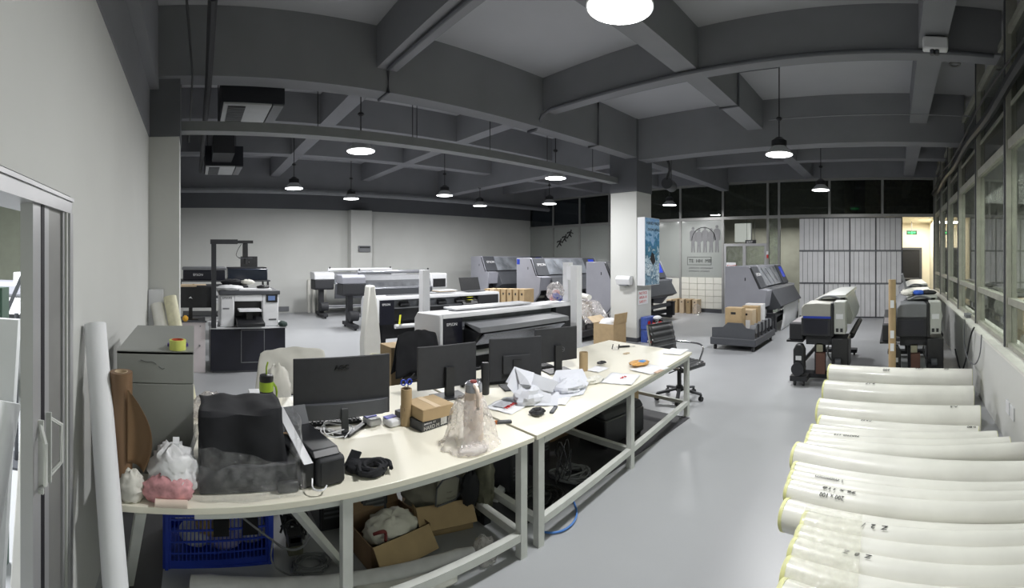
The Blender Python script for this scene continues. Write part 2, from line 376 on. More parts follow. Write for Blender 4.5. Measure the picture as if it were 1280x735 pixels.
# white panel partition in the far wall
pt = thing('panel_partition', 'white partition of narrow vertical panels at the far end', 'partition', (xa(1000), YA - .09, 0))
PW = xa(1128) - xa(1000); B((0, .02, 0), (PW, .06, 2.95)).obj('backing', DGR, pt)
PM = mat('white_panel', (206, 206, 208), .4, var=.05, scale=3); base = {}
for gi in range(4):
    gx = gi * PW / 4; gw = PW / 4 - .03
    for ti, (z0, z1) in enumerate(((.04, .98), (1.03, 1.94), (1.99, 2.92))):
        xs = [0, .14, .34, .55, .76, 1] if (gi + ti) % 2 else [0, .2, .42, .58, .8, 1]
        for a, b in zip(xs, xs[1:]):
            MB().box((gx + a * gw + .006, -random.uniform(0, .012), z0), (gx + b * gw - .006, .02, z1)).obj('panel', PM, pt)
    B((gx + gw + .002, -.02, .02), (gx + gw + .022, .02, 2.93)).obj('post', DGR, pt)
for z in (1.0, 1.96): B((0, -.022, z - .012), (PW, -.0, z + .012)).obj('cross_rail', MGR, pt)
# lit passage at the right of it
x0, x1 = xa(1128), xa(1167)
struct(MB().box((x0 - 1.3, 16.2, 0), (1.8, 16.3, ZC)).box((x1 + .12, YA + .1, 0), (x1 + .22, 16.2, ZC)).box((x0 - .1, YA + .05, 0), (x0, 14.2, 3.0)).obj('wall_passage', CREAMW), 'cream wall of the lit passage')
struct(B((x0 - 1.3, YA + .12, 3.02), (1.4, 16.3, 3.08)).obj('trim_2', CREAMW), 'ceiling of the lit passage')
d2 = bpy.data.objects.new('door_2', None); C.objects.link(d2); d2.location = (.1, 16.2, 0); struct(d2, 'dark glazed door in the passage')
MB().box((0, -.06, 0), (.08, 0, 2.12)).box((.82, -.06, 0), (.9, 0, 2.12)).box((.08, -.06, 2.04), (.82, 0, 2.12)).obj('door_frame', DGR, d2)
B((.08, -.02, 0), (.82, -.005, 2.04)).obj('door_leaf', BLK, d2); MB().bar((.1, -.05, 1.0), (.8, -.05, 1.0), .03, .03).obj('push_bar', MGR, d2)
def exitsign(loc, label, s=1.0):
    t = thing('exit_sign', label, 'sign', loc); B((0, 0, 0), (.4 * s, .03, .16 * s)).obj('housing', BLK, t)
    B((.02 * s, -.004, .02 * s), (.38 * s, 0, .14 * s)).obj('lit_face', mat('dark_green_face', (10, 60, 34), .4, emit=.25), t)
    m = MB(); m.cyl((.2 * s, -.007, .115 * s), (.2 * s, -.005, .115 * s), .014 * s, n=8).prism([(.17 * s, .03 * s), (.185 * s, .1 * s), (.215 * s, .1 * s), (.24 * s, .03 * s), (.22 * s, .03 * s), (.2 * s, .07 * s), (.19 * s, .03 * s)], -.007, -.005)
    m.prism([(.05 * s, .08 * s), (.1 * s, .11 * s), (.1 * s, .09 * s), (.15 * s, .09 * s), (.15 * s, .07 * s), (.1 * s, .07 * s), (.1 * s, .05 * s)], -.007, -.005)
    m.prism([(.35 * s, .08 * s), (.3 * s, .11 * s), (.3 * s, .09 * s), (.25 * s, .09 * s), (.25 * s, .07 * s), (.3 * s, .07 * s), (.3 * s, .05 * s)], -.007, -.005)
    m.obj('pictogram', GREEN, t); return t
exitsign((.42, 15.4, 2.55), 'green running figure exit sign lit in the open passage', .9); 
MB().cyl((.18, .015, .144), (.18, .015, .47), .008, n=6).obj('hanger', DGR, bpy.data.objects['exit_sign'])
e2 = exitsign((xa(1062, 13.8), 13.8, 3.22), 'green exit sign hanging behind the dark upper glass', .8); MB().cyl((.16, .015, .128), (.16, .015, ZC - 3.22), .008, n=6).obj('hanger', DGR, e2)
# dark hall beyond
struct(MB().box((XB - .2, 17.0, 0), (4, 17.1, ZC)).obj('wall_far_hall', OUTER), 'dim wall beyond the partition')
struct(MB().box((-9.5, 14.5, 0), (-9.3, 17, ZC)).box((-1.6, YA + .3, 0), (-1.5, 17, ZC)).obj('wall_hall_side', OUTER), 'side walls beyond the partition')
# right glass wall
LW = struct(MB().box((1.08, YL, 0), (1.4, YA, .80)).obj('wall_right', WALL), 'low white wall under the windows')
B((1.06, YL, .80), (1.42, YA, .83)).obj('ledge', mat('white_ledge', (214, 214, 208), .5, var=.06, scale=8), LW)
ys = [1.25, 2.95, 4.65, 6.37, 8.16, 9.8, 11.4, YA - .04]
for i in range(len(ys)):
    wn += 1; y0 = ys[i]; y1 = ys[i + 1] if i + 1 < len(ys) else None
    g = bpy.data.objects.new('window_%d' % wn, None); C.objects.link(g); g['kind'] = 'structure'; g['label'] = 'bay of the aluminium window wall on the right'; g.location = (XW, y0, .83)
    B((-.06, -.05, 0), (.06, .05, ZC - .83)).obj('mullion', ALUD, g); B((-.075, -.018, 0), (-.06, .018, ZC - .83)).obj('mullion_groove', DGR, g)
    if y1 is None: continue
    L_ = y1 - y0
    for nm, z, hz in (('sill_rail', 0, .05), ('lower_rail', .46, .07), ('upper_rail', 2.11, .10), ('top_rail', 3.35, .08)):
        B((-.045, .05, z), (.045, L_ - .05, z + hz)).obj(nm, ALUD, g)
    B((-.004, .05, .05), (.004, L_ - .05, .46)).obj('glass_pane', GLASS, g); B((-.004, .05, .53), (.004, L_ - .05, 2.11)).obj('glass_pane', GLASS, g)
    B((-.004, .05, 2.21), (.004, L_ - .05, 3.35)).obj('glass_pane', GLASSG, g)
    MB().bar((-.0, .05, 2.6), (0, L_ - .05, 2.6), .03, .04).obj('glazing_bar', ALUD, g)
wn += 1
g = bpy.data.objects.new('window_%d' % wn, None); C.objects.link(g); g['kind'] = 'structure'; g.location = (XW, YL, .83); g['label'] = 'window bay beside the camera'
B((-.004, 0, .53), (.004, 1.2 - YL, 2.11)).obj('glass_pane', GLASS, g); B((-.045, 0, .46), (.045, 1.2 - YL, .53)).obj('lower_rail', ALUD, g); B((-.045, 0, 2.11), (.045, 1.2 - YL, 2.21)).obj('upper_rail', ALUD, g); B((-.004, 0, 2.21), (.004, 1.2 - YL, 3.8)).obj('glass_pane', GLASSD, g)
struct(MB().box((3.3, YL - .2, 0), (3.4, 17, ZC)).box((1.4, YL - .3, 0), (3.4, YL - .2, ZC)).obj('wall_office', OUTER), 'dim wall of the office beyond the windows')
g = thing('office_curtain', 'pale vertical curtain seen through the right windows', 'curtain', (3.1, 2.5, .9))
MB().grid(lambda u, v: (.05 * sin(u * 190) + .02 * sin(u * 61), u * 9.5, v * 2.0), 260, 1).obj('cloth', mat('pale_curtain', (186, 186, 172), .9, var=.04), g); MB().cyl((0, 0, 2.0), (0, 9.5, 2.0), .02, n=8).obj('rail', ALUD, g)
struct(B((1.42, YL, 3.1), (3.3, 17, 3.16)).obj('trim_3', BAND), 'ceiling of the office beyond the windows')
for y, w_, h_, l in ((5.9, .5, .45, 'cardboard box on the floor of the office, seen through the windows'),):
    t = thing('stored_box', l, 'box', (1.75, y, 0)); B((0, 0, 0), (.5, .8, 1.15)).obj('carton', CARD, t); B((.21, 0, 1.15), (.27, .8, 1.153)).obj('tape', CARDL, t)
# left door and side room
dr = bpy.data.objects.new('door_3', None); C.objects.link(dr); dr.location = (-1.87, YL, 0); struct(dr, 'aluminium sliding door open in the left wall')
B((-.0, -.16, 1.985), (.95, .008, 2.05)).obj('header_rail', ALUW, dr)
B((.0, .008, 2.035), (.95, .016, 2.05)).obj('header_lip', ALUW, dr)
for k, (a, b, m_) in enumerate(((0, .045, ALUW), (.05, .07, WMET), (.075, .10, ALUW))): B((a, -.12, 0), (b, .012 - k * .008, 1.985)).obj('jamb', m_, dr)
lf = B((.11, -.05, .02), (.27, -.012, 1.985)).obj('door_leaf', mat('grey_door_face', (140, 140, 138), .4, .2), dr)
B((.27, -.055, .02), (.325, -.008, 1.985)).obj('leaf_stile', ALUW, dr); B((.325, -.06, .02), (.36, -.006, 1.985)).obj('seal', BLACKGAP, dr); B((.36, -.055, .02), (.44, -.008, 1.985)).obj('leaf_stile', ALUW, dr)
def handle(x, s):
    return MB().tube([(x, 0, .98), (x + s * .05, .035, 1.02), (x + s * .05, .035, 1.16), (x, 0, 1.2)], .009, 6).bar((x, .002, .96), (x, .002, 1.22), .02, .01, (1, 0, 0)).obj('door_handle', WMET, dr)
handle(.30, -1); handle(.385, 1)
struct(MB().box((-9.2, -5.1, 0), (.3, -5.0, ZC)).box((-9.2, -5, 0), (-9.1, YL - .16, ZC)).box((.2, -5, 0), (.3, YL - .16, ZC)).obj('wall_side_room', mat('olive_grey_wall', (150, 154, 140), .8)), 'grey green walls of the side room')
struct(MB().box((-9.1, -3.55, 0), (-9.04, -3.5, 3)).obj('trim_4', DGR), 'thin dark upright in the side room')
# ================================================================= CEILING SERVICES
lamps = []
def lamp(x, y, label, z=3.30, power=LAMP_W):
    if not lamps:
        t = thing('pendant_lamp', label, 'lamp', (x, y, z), group='high bay lamps hanging from the ceiling')
        MB().lathe([(.205, 0), (.205, .012), (.115, .105), (.10, .12)], n=28).obj('shade', mat('lamp_shade_metal', (205, 206, 208), .45, .1), t)
        MB().lathe([(.09, .12), (.115, .13), (.115, .2), (.085, .22), (.05, .25)], n=20).obj('housing', BLK, t)
        MB().cyl((0, 0, -.004), (0, 0, 0.0), .195, n=28).obj('diffuser', GLOW, t)
        MB().cyl((0, 0, .25), (0, 0, ZC - 3.30), .009, n=6).obj('cord', BLK, t); MB().lathe([(.02, .5), (.045, .52), (.045, .54), (.02, .56)], n=10).obj('cord_joint', BLK, t)
    else: t = dup(lamps[0], (x, y, z), 0, label)
    area('lamp_light', (x, y, z - .012), (0, 0, 0), .38, .38, power, (1, 1, 1), 'DISK')
    lamps.append(t); return t
lamp(-1.55, 2.19, 'bright pendant lamp largest and nearest, cut by the top of the picture', power=LAMP_W)
lamp(-1.68, 6.35, 'pendant lamp with grey shade, hanging clear between column and window wall')
lamp(-1.66, 9.95, 'pendant lamp hanging before the far partition, above the tall white panels')
lamp(-5.92, 2.32, 'pendant lamp with black housing, largest of those left of the column')
lamp(-9.6, 2.18, 'pendant lamp nearest the air conditioning units, left in the picture')
lamp(-9.3, 5.85, 'pendant lamp above the grey printers with the long roll beams')
lamp(-10.6, 7.9, 'small pendant lamp hanging near the rear wall, above the grey printer farthest left')
lamp(-5.9, 6.2, 'pendant lamp just left of the white column top')
lamp(-8.9, 9.1, 'small pendant lamp in front of the frosted panes left of the column')
lamp(-10.9, 4.0, 'small pendant lamp low before the rear wall, half way to its pier')
lamp(-6.3, 11.4, 'pendant lamp right of the column beside the frosted panes')
# conduits, trays, cables
def pipe(pts, r, label, m=DARK, cat='conduit', name='conduit', sm=0): return tag(MB().tube(pts, r, 8, sm).obj(name, m), label, cat)
CON = mat('grey_conduit', (84, 86, 92), .5, .1)
pipe([(-12.72, YL + .01, 3.70), (-12.72, YA - .13, 3.70)], .08, 'long grey pipe running before the dark band of the rear wall', mat('pipe_grey', (128, 130, 134), .6), 'pipe', 'pipe')
t = thing('cable_tray', 'long grey cable tray hung on rods left of the column', 'cable tray', (-5.72, 0, 3.36))
MB().box((0, YL, 0), (.19, 7.75, .012)).box((.18, YL, .012), (.19, 7.75, .12)).box((0, YL, .012), (.01, 7.75, .12)).obj('trough', mat('tray_steel', (128, 130, 132), .5, .1), t)
for y in (.3, 1.6, 3.0, 3.07, 4.4, 5.7, 7.0): MB().cyl((.09, y, .0), (.09, y, ZC - 3.36), .006, n=6).obj('hanger_rod', BLK, t)
pipe([(XW - .1, 5.03, 4.12), (-4.9, 5.03, 4.12), (-5.05, 5.0, 4.05), (-5.2, 5.0, 3.85), (-5.38, 5.0, 3.85)], .026, 'thin conduit along the second crossbeam', CON)
pipe([(-3.1, 6.47, ZC - .02), (-5.07, 6.47, ZC - .02), (-5.07, 6.47, 3.85), (-5.3, 6.47, 3.85)], .02, 'thin conduit bending down the deep beam near the column', CON)
pipe([(-5.0, 2.33, 4.125), (-3.2, 2.33, 4.125), (-1.0, 2.33, 4.125)], .025, 'conduit under the first crossbeam', CON)
pipe([(-5.08, 2.36, 4.13), (-5.08, 2.36, 3.86), (-5.38, 2.36, 3.86)], .02, 'short conduit stepping down the deep beam', CON)
pipe([(-1.74, 6.5, ZC - .02), (-2.37, 6.5, ZC - .02), (-2.37, 6.5, 4.13), (-2.69, 6.5, 4.13)], .018, 'short conduit feeding the lamp near the window wall', CON)
pipe([(-2.0, 6.9, 4.0), (XW - .05, 6.9, 4.0)], .01, 'thin wire strung before the deep crossbeam')
pipe([P(273, 0 + .1, 1.8) * 0 + Vector((-3.39, .14, 3.78)), (-5.16, .16, 3.78), (-10.4, .14, 3.78)], .04, 'dark round pipe running past the air conditioners', BLKM, 'pipe', 'pipe')
pipe([(-3.2, -.08, 3.95), (-4.9, -.02, 3.8), (-7.8, -.1, 3.8)], .012, 'thin dark wire beside the round pipe', BLK, 'cable', 'cable')
pipe([(XW - .12, y, 3.52 + .03 * sin(y * 2.1)) for y in [1 + .35 * k for k in range(34)]], .06, 'thick black cable bundle hung along the window wall', BLK, 'cable', 'cable_bundle')
pipe([(XW - .2, y, 3.60 + .05 * sin(y * 1.3 + 1)) for y in [1 + .35 * k for k in range(34)]], .014, 'single loose cable beside the thick bundle', BLK, 'cable', 'cable')
for k, (x, y) in enumerate(((.62, 6.0), (.9, 6.6))): tag(MB().ring((x, y, ZC - .02), (x, y, ZC), .09, .06, 20).obj('ceiling_ring', ALU), ('pale ring on the ceiling slab, nearer the lamp side', 'faint ring on the ceiling slab, next to the window wall')[k], 'ceiling fitting')
t = thing('emergency_light', 'white twin emergency light box on the second crossbeam', 'emergency light', (.30, 4.70, 3.985))
B((0, -.03, 0), (.27, .07, .14)).obj('case', PWH, t, bev=.02); B((.03, .02, .14), (.24, .07, .165)).obj('bracket', BLK, t); MB().cyl((.1, .0, -.05), (.1, .0, 0), .025, n=12).cyl((.15, .0, -.05), (.15, 0, 0), .025, n=12).obj('lamp_head', DGR, t)
def aircon(loc, label, k=1):
    t = thing('air_conditioner', label, 'air conditioner', loc)
    B((0, 0, .02), (-.95 * k, .78, .42)).obj('duct_box', mat('black_insulation', (28, 30, 38), .8), t)
    B((-.02, .02, 0), (-.93 * k, .62, .02)).obj('bottom_panel', mat('galvanised_panel', (176, 178, 180), .45, .15), t)
    B((-.02, .64, .0), (-.93 * k, .77, .02)).obj('side_panel', MGR, t)
    B((-.1, .08, -.01), (-.86 * k, .30, 0)).obj('grille_backing', BLK, t)
    for q in range(12): B((-.12 - q * .063 * k, .08, -.016), (-.14 - q * .063 * k, .30, -.01)).obj('slat', MGR, t)
    MB().cyl((-.1, .05, .42), (-.1, .05, ZC - loc[2]), .008, n=6).obj('hanger_rod', DGR, t); MB().cyl((-.8 * k, .7, .42), (-.8 * k, .7, ZC - loc[2]), .008, n=6).obj('hanger_rod', DGR, t)
    return t
aircon((-5.45, .34, 3.68), 'ducted air conditioner with slatted grille, the nearer one'); aircon((-9.1, .22, 3.64), 'smaller looking ducted air conditioner farther along the ceiling', 1)
tag(MB().box((-8.25, .35, 3.72), (-9.08, .75, 4.05)).obj('air_duct', BLKM), 'black duct linking the two air conditioners', 'duct')
t = thing('ceiling_fan_coil', 'dark round duct fitting beside the column top', 'duct', (-4.9, 8.75, 3.45)); MB().cyl((0, 0, 0), (-.15, .5, 0), .13, n=16).obj('drum', DGR, t); MB().tube([(0, 0, .1), (.2, -.2, .3), (.1, -.3, .6)], .03, 8, 1).obj('hose', BLK, t); MB().cyl((0, .2, .1), (0, .2, ZC - 3.45), .01, n=6).obj('hanger', DGR, t)
# ---- far printers
def wheel(parent, x, y, r=.035):
    return MB().cyl((x - .015, y, r), (x + .015, y, r), r, n=12).box((x - .02, y - .01, r), (x + .02, y + .01, r * 2.4)).obj('caster', BLK, parent)
def white_printer(name, label, loc, L, D, media, rz=0):
    """large white format printer; local y runs along it, its front looks to +x"""
    t = thing(name, label, 'printer', loc, rz, 'white wide printers behind the desks')
    Z0, Z1 = .74, 1.15
    sh = MB().prism([(-D, Z0), (-D, Z1 - .1), (-D + .08, Z1 - .02), (-.02, Z1), (0, Z1 - .03), (0, Z0)], 0, .045)
    sh.obj('end_cover', PWH, t, bev=.012); 
    MB().prism([(-D, Z0), (-D, Z1 - .1), (-D + .08, Z1 - .02), (-.02, Z1), (0, Z1 - .03), (0, Z0)], L - .03, L).obj('end_cover', PWH, t, bev=.008)
    MB().prism([(-D, Z1 - .1), (-D + .08, Z1 - .02), (-.02, Z1), (0, Z1 - .03), (0, Z1 - .045), (-.3, Z1 - .05), (-D + .03, Z1 - .12)], .045, L - .03).obj('top_cover', PWH, t)
    B((-D * .62, .35, Z1 - .012), (-D * .5, L * .66, Z1 - .002)).obj('top_slot', MGR, t)
    B((-D + .02, .045, Z0), (-.25, L - .03, Z1 - .13)).obj('chassis', BLKM, t)
    lp = B((-.25, .045, Z0 - .03), (.004, .30, Z1 - .045)).obj('left_panel', NAVY, t, bev=.006)
    text('EPSON', INKW, lp, (.006, .085, Z1 - .13), .046)
    wz = Z1 - .17
    B((-.10, .30, wz), (-.085, L * .80, Z1 - .05)).obj('front_window', SMOKE, t)
    B((-.2, .30, Z0 + .02), (-.03, L * .80, wz)).obj('front_cover', BLK, t, bev=.006)
    B((-.03, .30, wz - .02), (-.01, L * .8, wz)).obj('cover_rail', MGR, t)
    rp = B((-.25, L * .80, Z0 - .03), (.004, L - .03, Z1 - .045)).obj('right_panel', BLKM, t, bev=.006)
    B((.004, L * .84, Z0 + .05), (.010, L - .07, Z0 + .14)).obj('vent', BLK, rp)
    if media == 0:
        for q in range(5):
            lv = MB().prism([(-.085, wz + .02), (-.02, wz + .01), (-.0, wz + .04), (-.06, wz + .085), (-.085, wz + .085)], .42 + q * .36, .58 + q * .36).obj('pressure_lever', BLK, t)
        pn = MB().prism([(-.0, wz - .02), (.03, wz - .02), (-.06, Z1 - .055), (-.085, Z1 - .055)], L * .66, L * .79).obj('control_screen', BLK, t)
        MB().bar((.0, L * .70, wz + .10), (.0, L * .745, wz + .10), .045, .004, (0, 0, 1)).obj('sticker', YEL, t); MB().bar((.012, L * .70, wz + .055), (.012, L * .745, wz + .055), .035, .004, (0, 0, 1)).obj('sticker', YEL, t)
    else:
        MB().prism([(.0, Z1 - .10), (.30, Z1 - .13), (.31, Z1 - .19), (.02, Z1 - .17)], .33, L * .77).obj('dryer_hood', MGR, t, bev=.006)
        MB().prism([(.30, Z1 - .205), (.315, Z1 - .215), (.12, Z1 - .36), (.10, Z1 - .35)], .38, L * .73).obj('guide_plate', SILV, t)
        MB().prism([(.0, Z1 - .12), (.29, Z1 - .19), (.10, Z1 - .42), (0, Z1 - .42)], .33, .37).obj('side_bracket', BLK, t)
        MB().prism([(.0, Z1 - .12), (.29, Z1 - .19), (.10, Z1 - .42), (0, Z1 - .42)], L * .75, L * .77).obj('side_bracket', BLK, t)
    MB().bar((.06, .36, Z0 - .02), (.02, .40, Z0 + .12), .03, .01).obj('sticker', YEL, t)
    MB().cyl((.02, .30, Z0 - .06), (.02, L - .2, Z0 - .06), .035, n=14).obj('media_roll', PAPER, t)
    MB().cyl((.10, .32, Z0 - .22), (.10, L - .25, Z0 - .22), .03, n=12).obj('tension_bar', BLK, t)
    B((-.3, .08, .45), (-.2, L - .1, Z0)).obj('stand_beam', BLKM, t)
    for y in (.16, L - .22):
        B((-.33, y, .12), (-.18, y + .07, Z0)).obj('leg', BLKM, t); B((-.62, y - .01, .07), (.34, y + .08, .13)).obj('foot', BLKM, t, bev=.01)
        wheel(t, -.57, y + .03); wheel(t, .29, y + .03)
    MB().box((-.05, .02, .14), (.22, .28, .36)).box((.0, .05, .36), (.2, .24, .42)).obj('take_up_unit', BLKM, t, bev=.02)
    MB().cyl((.08, .28, .27), (.08, L - .3, .27), .035, n=12).obj('take_up_roll', mat('beige_core', (150, 142, 110), .7), t)
    MB().prism([(-.05, .05), (.3, .05), (.34, .1), (.05, .16), (-.05, .16)], .06, .24).obj('take_up_foot', BLKM, t)
    return t
white_printer('wide_printer', 'large white printer with grey sloping hood right behind the monitors', (-4.2, 2.58, 0), 2.3, .60, 1)
white_printer('wide_printer', 'second white printer behind, with black levers in its open window', (-6.42, 2.79, 0), 2.45, .70, 0)
# grey sublimation style printers
def grey_printer(label, loc, L, zt=1.62, dz=.75, front='window', rz=0, D=1.0, sticker=False):
    t = thing('industrial_printer', label, 'printer', loc, rz, 'bluish grey industrial printers')
    prof = [(-D, dz - .35), (-D, zt), (-D * .42, zt + .01), (-D * .42 + .03, zt - .03), (-D * .18, zt - .5), (.0, zt - .52), (-.06, dz - .02), (-D * .35, dz - .35)]
    cap = prof
    e = MB().prism(cap, 0, .06).obj('end_panel', LGR, t, bev=.01)
    B((-D * .52, -.006, zt - .32), (-D * .50, .0, zt - .25)).obj('door_lock', BLK, e)
    MB().prism([(-D * .42 + .015, zt - .03), (-D * .42 + .05, zt - .03), (-D * .18 + .03, zt - .5), (-D * .18, zt - .5)], -.012, .0).obj('edge_strip', BLK, e)
    for z in (zt - .28,): pass
    MB().prism(cap, L - .08, L).obj('end_panel', LGR, t, bev=.01)
    B((-D, .06, dz - .1), (-D + .03, L - .08, zt)).obj('back_panel', LGR, t)
    MB().prism([(-D + .03, zt - .06), (-D + .03, zt), (-D * .42, zt + .005), (-D * .42, zt - .06)], .06, L - .08).obj('top_panel', LGR, t)
    lp = MB().prism([(-D * .42, zt), (-D * .42 + .03, zt - .01), (-D * .18 + .03, zt - .48), (-D * .2, zt - .49), (-D * .5, zt - .3)], .06, .52).obj('logo_panel', DGR, t)
    a = atan2(.47, D * .24)
    # lettering lies on the sloping panel
    tx = text('EPSON', INKW, lp, (-D * .42 + .042 + (D * .24) * .42, .15, zt - .02 - .47 * .42), .11)
    tx.rotation_euler = (radians(90 - 27), 0, pi / 2)
    MB().prism([(-D * .46, zt - .03), (-D * .42, zt - .03), (-D * .20, zt - .47), (-D * .24, zt - .47)], .52, L - .62).obj('hood_window', mat('hood_glass', (126, 130, 136), .12, var=.35, scale=3, coat=.6), t)
    for q in (.28, .5, .74): MB().bar((-D * .405, .52 + (L - 1.14) * q - .1, zt - .06), (-D * .215, .52 + (L - 1.14) * q + .14, zt - .45), .03, .012).obj('window_strut', MGR, t)
    cp = MB().prism([(-D * .42, zt), (-D * .42 + .03, zt - .01), (-D * .18 + .03, zt - .48), (-D * .2, zt - .49), (-D * .5, zt - .3)], L - .62, L - .08).obj('control_panel', DGR, t)
    MB().prism([(-D * .42 + .055, zt - .05), (-D * .42 + .065, zt - .05), (-D * .26 + .04, zt - .33), (-D * .26 + .03, zt - .33)], L - .42, L - .16).obj('screen', SCREEN, cp)
    B((-D * .9, .06, dz - .1), (-.30, L - .08, zt - .5)).obj('inner_body', BLKM, t)
    MB().prism([(-.18, zt - .5), (.0, zt - .55), (.22, zt - .92), (.06, zt - 1.0), (-.30, dz - .1), (-.30, zt - .5)], .42, L - .12).obj('dryer_cover', DGR, t, bev=.01)
    MB().prism([(-.18, zt - .5), (.0, zt - .54), (-.06, zt - .9), (-.3, zt - .9)], .06, .42).obj('lower_panel', LGR, t)
    for y in (.1, L - .22):
        B((-D * .75, y, .08), (-D * .6, y + .12, dz - .1)).obj('leg', BLKM, t); B((-D * .9, y, .03), (.05, y + .12, .1)).obj('foot', BLKM, t)
    MB().cyl((.02, .4, .42), (.02, L - .2, .42), .055, n=14).obj('take_up_roll', DGR, t); B((-.1, .28, .1), (.12, .4, .5)).obj('take_up_stand', BLKM, t); B((-.1, L - .2, .1), (.12, L - .08, .5)).obj('take_up_stand', BLKM, t)
    B((-.2, .2, .16), (-.1, L - .1, .26)).obj('lower_beam', BLKM, t)
    if sticker: B((-D + .02, -.004, zt - .18), (-D + .14, .0, zt - .03)).obj('sticker', BLUE, t)
    return t
grey_printer('bluish grey industrial printer farthest left, against the rear wall', (-11.6, 9.0, 0), 2.9, 1.80, .78)
grey_printer('bluish grey industrial printer with a blue sticker on its corner', (-8.75, 8.6, 0), 2.9, 1.75, .78, sticker=True)
grey_printer('bluish grey industrial printer passing behind the white column', (-6.25, 8.75, 0), 2.75, 1.66, .75)
g4 = grey_printer('bluish grey industrial printer alone before the glass door, with hanging print', (-2.78, 9.45, 0), 2.75, 1.57, .68)
MB().grid(lambda u, v: (.14 + .05 * sin(v * 2) - .12 * v, .95 + u * 1.65, .62 - v * .60), 6, 10).obj('hanging_print', PAPER, g4, solid=.003)
for (x, y, z), l in (((-10.3, 8.9, 1.76), 'small white lamp beacon on the middle printer roof'), ((-8.05, 10.9, 1.66), 'small white beacon behind the third printer')):
    pass
t = thing('status_light', 'thin red and white status light behind the lone grey printer', 'signal light', (-3.6, 12.3, 0)); MB().cyl((0, 0, .05), (0, 0, 1.75), .012, n=8).obj('pole', ALU, t); MB().cyl((0, 0, 0), (0, 0, .05), .12, n=12).obj('base', DGR, t); MB().cyl((0, 0, 1.75), (0, 0, 1.85), .03, n=10).obj('red_lens', RED, t); MB().cyl((0, 0, 1.85), (0, 0, 1.95), .03, n=10).obj('clear_lens', PWH, t)
# ink trolleys
def trolley(label, loc, L, D, boxes, inks=5, group='ink trolleys'):
    t = thing('ink_trolley', label, 'trolley', loc, 0, group)
    B((-D, 0, .10), (0, L, .24)).obj('base', DGR, t, bev=.015)
    MB().prism([(-D + .03, .24), (-D + .03, .42), (-D * .72, .44), (-D * .62, .53), (-D * .30, .53), (-D * .22, .44), (-.03, .42), (-.03, .24)], .03, .07).obj('end_panel', DGR, t)
    MB().prism([(-D + .03, .24), (-D + .03, .4), (-.03, .4), (-.03, .24)], L - .07, L - .03).obj('end_panel', DGR, t)
    for q in range(inks):
        y = .2 + q * (L - .35) / max(1, inks - 1) * .95
        k = MB().cyl((-.16, y, .40), (-.04, y, .40), .085, n=16).obj('ink_port', MGR, t); B((-.05, y + .06, .24), (-.02, y + .10, .50)).obj('port_divider', BLKM, t)
    for x in (-D + .08, -.08):
        for y in (.08, L - .08): MB().cyl((x - .02, y, .045), (x + .02, y, .045), .045, n=12).box((x - .012, y - .02, .045), (x + .012, y + .02, .10)).obj('caster', BLK, t)
    bl = []
    return t
TR = trolley('black ink trolley with cartons, standing before the lone grey printer', (-2.55, 7.92, 0), 1.38, .93, 4)
trolley('black ink trolley half hidden right behind the white posts', (-6.0, 7.0, 0), 1.45, .95, 4)
trolley('black ink trolley behind the second white printer, carrying the row of cartons', (-8.2, 7.5, 0), .9, 1.9, 7, 0)
def carton(loc, s, label, m=CARD, rz=0, group=None, slot=True, name='cardboard_box', lidm=None):
    t = thing(name, label, 'box', loc, rz, group); x, y, z = s
    B((-x / 2, -y / 2, 0), (x / 2, y / 2, z)).obj('carton', m, t, bev=.004)
    B((-x / 2 - .001, -.02, z), (x / 2 + .001, .02, z + .001)).obj('tape', CARDL if m != CARDL else CARD, t)
    if slot: B((-x * .15, -y / 2 - .002, z * .78), (x * .15, -y / 2, z * .86)).obj('hand_slot', BLK, t)
    return t
for (x, y), m, l in (((-3.05, 8.18), CARD, 'tall tan carton with hand slot at the front of the ink trolley'), ((-2.90, 8.46), CARDL, 'pale carton with a white label beside the tan one on the trolley')):
    k = carton((x, y, .241), (.34 if m == CARD else .30, .24, .56 if m == CARD else .5), l, m)
    if m == CARDL: B((-.05, -.125, .05), (.10, -.121, .3)).obj('label_sheet', PAPER, k)
carton((-2.90, 8.72, .241), (.34, .2, .54), 'third carton on the ink trolley, tan, behind the pale one', CARD); carton((-2.90, 8.98, .241), (.38, .2, .56), 'white sided last carton on the ink trolley', PAPER)
places = 'first leftmost,second,third,fourth,fifth,sixth,rightmost'.split(',')
for k in range(7):
    nm = ('leftmost', 'second from the left', 'third from the left', 'middle', 'third from the right', 'second from the right', 'rightmost')[k]
    carton((-9.83 + k * .245, 7.72, .241), (.18, .34, .66 + .012 * k), '%s of seven tall cartons in a row behind the white printer' % nm, (CARD, CARDL, CARD, CARD, CARD, CARD, CARD)[k] if k != 1 else CARDL, 0, 'cartons in a row behind the white printer')
for k in range(3): carton((-6.62, 7.25 + k * .33, .241), (.3, .24, .52), ('nearest', 'middle', 'last')[k] + ' tan carton on the ink trolley behind the white posts', CARD)
t = thing('plastic_sheet', 'crumpled milky plastic sheet draped over the trolley cartons', 'plastic sheet', (-6.12, 7.3, .60))
MB().grid(lambda u, v: (-.55 + u * .75 + .03 * noise.noise(Vector((u * 5, v * 5, 1))), -.15 + v * .8, .2 - max(0, u - .62) * 1.1 + .05 * noise.noise(Vector((u * 7, v * 7, 3)))), 22, 22).obj('film', FILMW, t, solid=.003)
tag(MB().cyl((-6.9, 7.9, .93), (-6.0, 7.35, .93), .055, n=16).obj('paper_roll', LINER), 'short white roll lying across the trolley cartons by the column', 'paper roll')
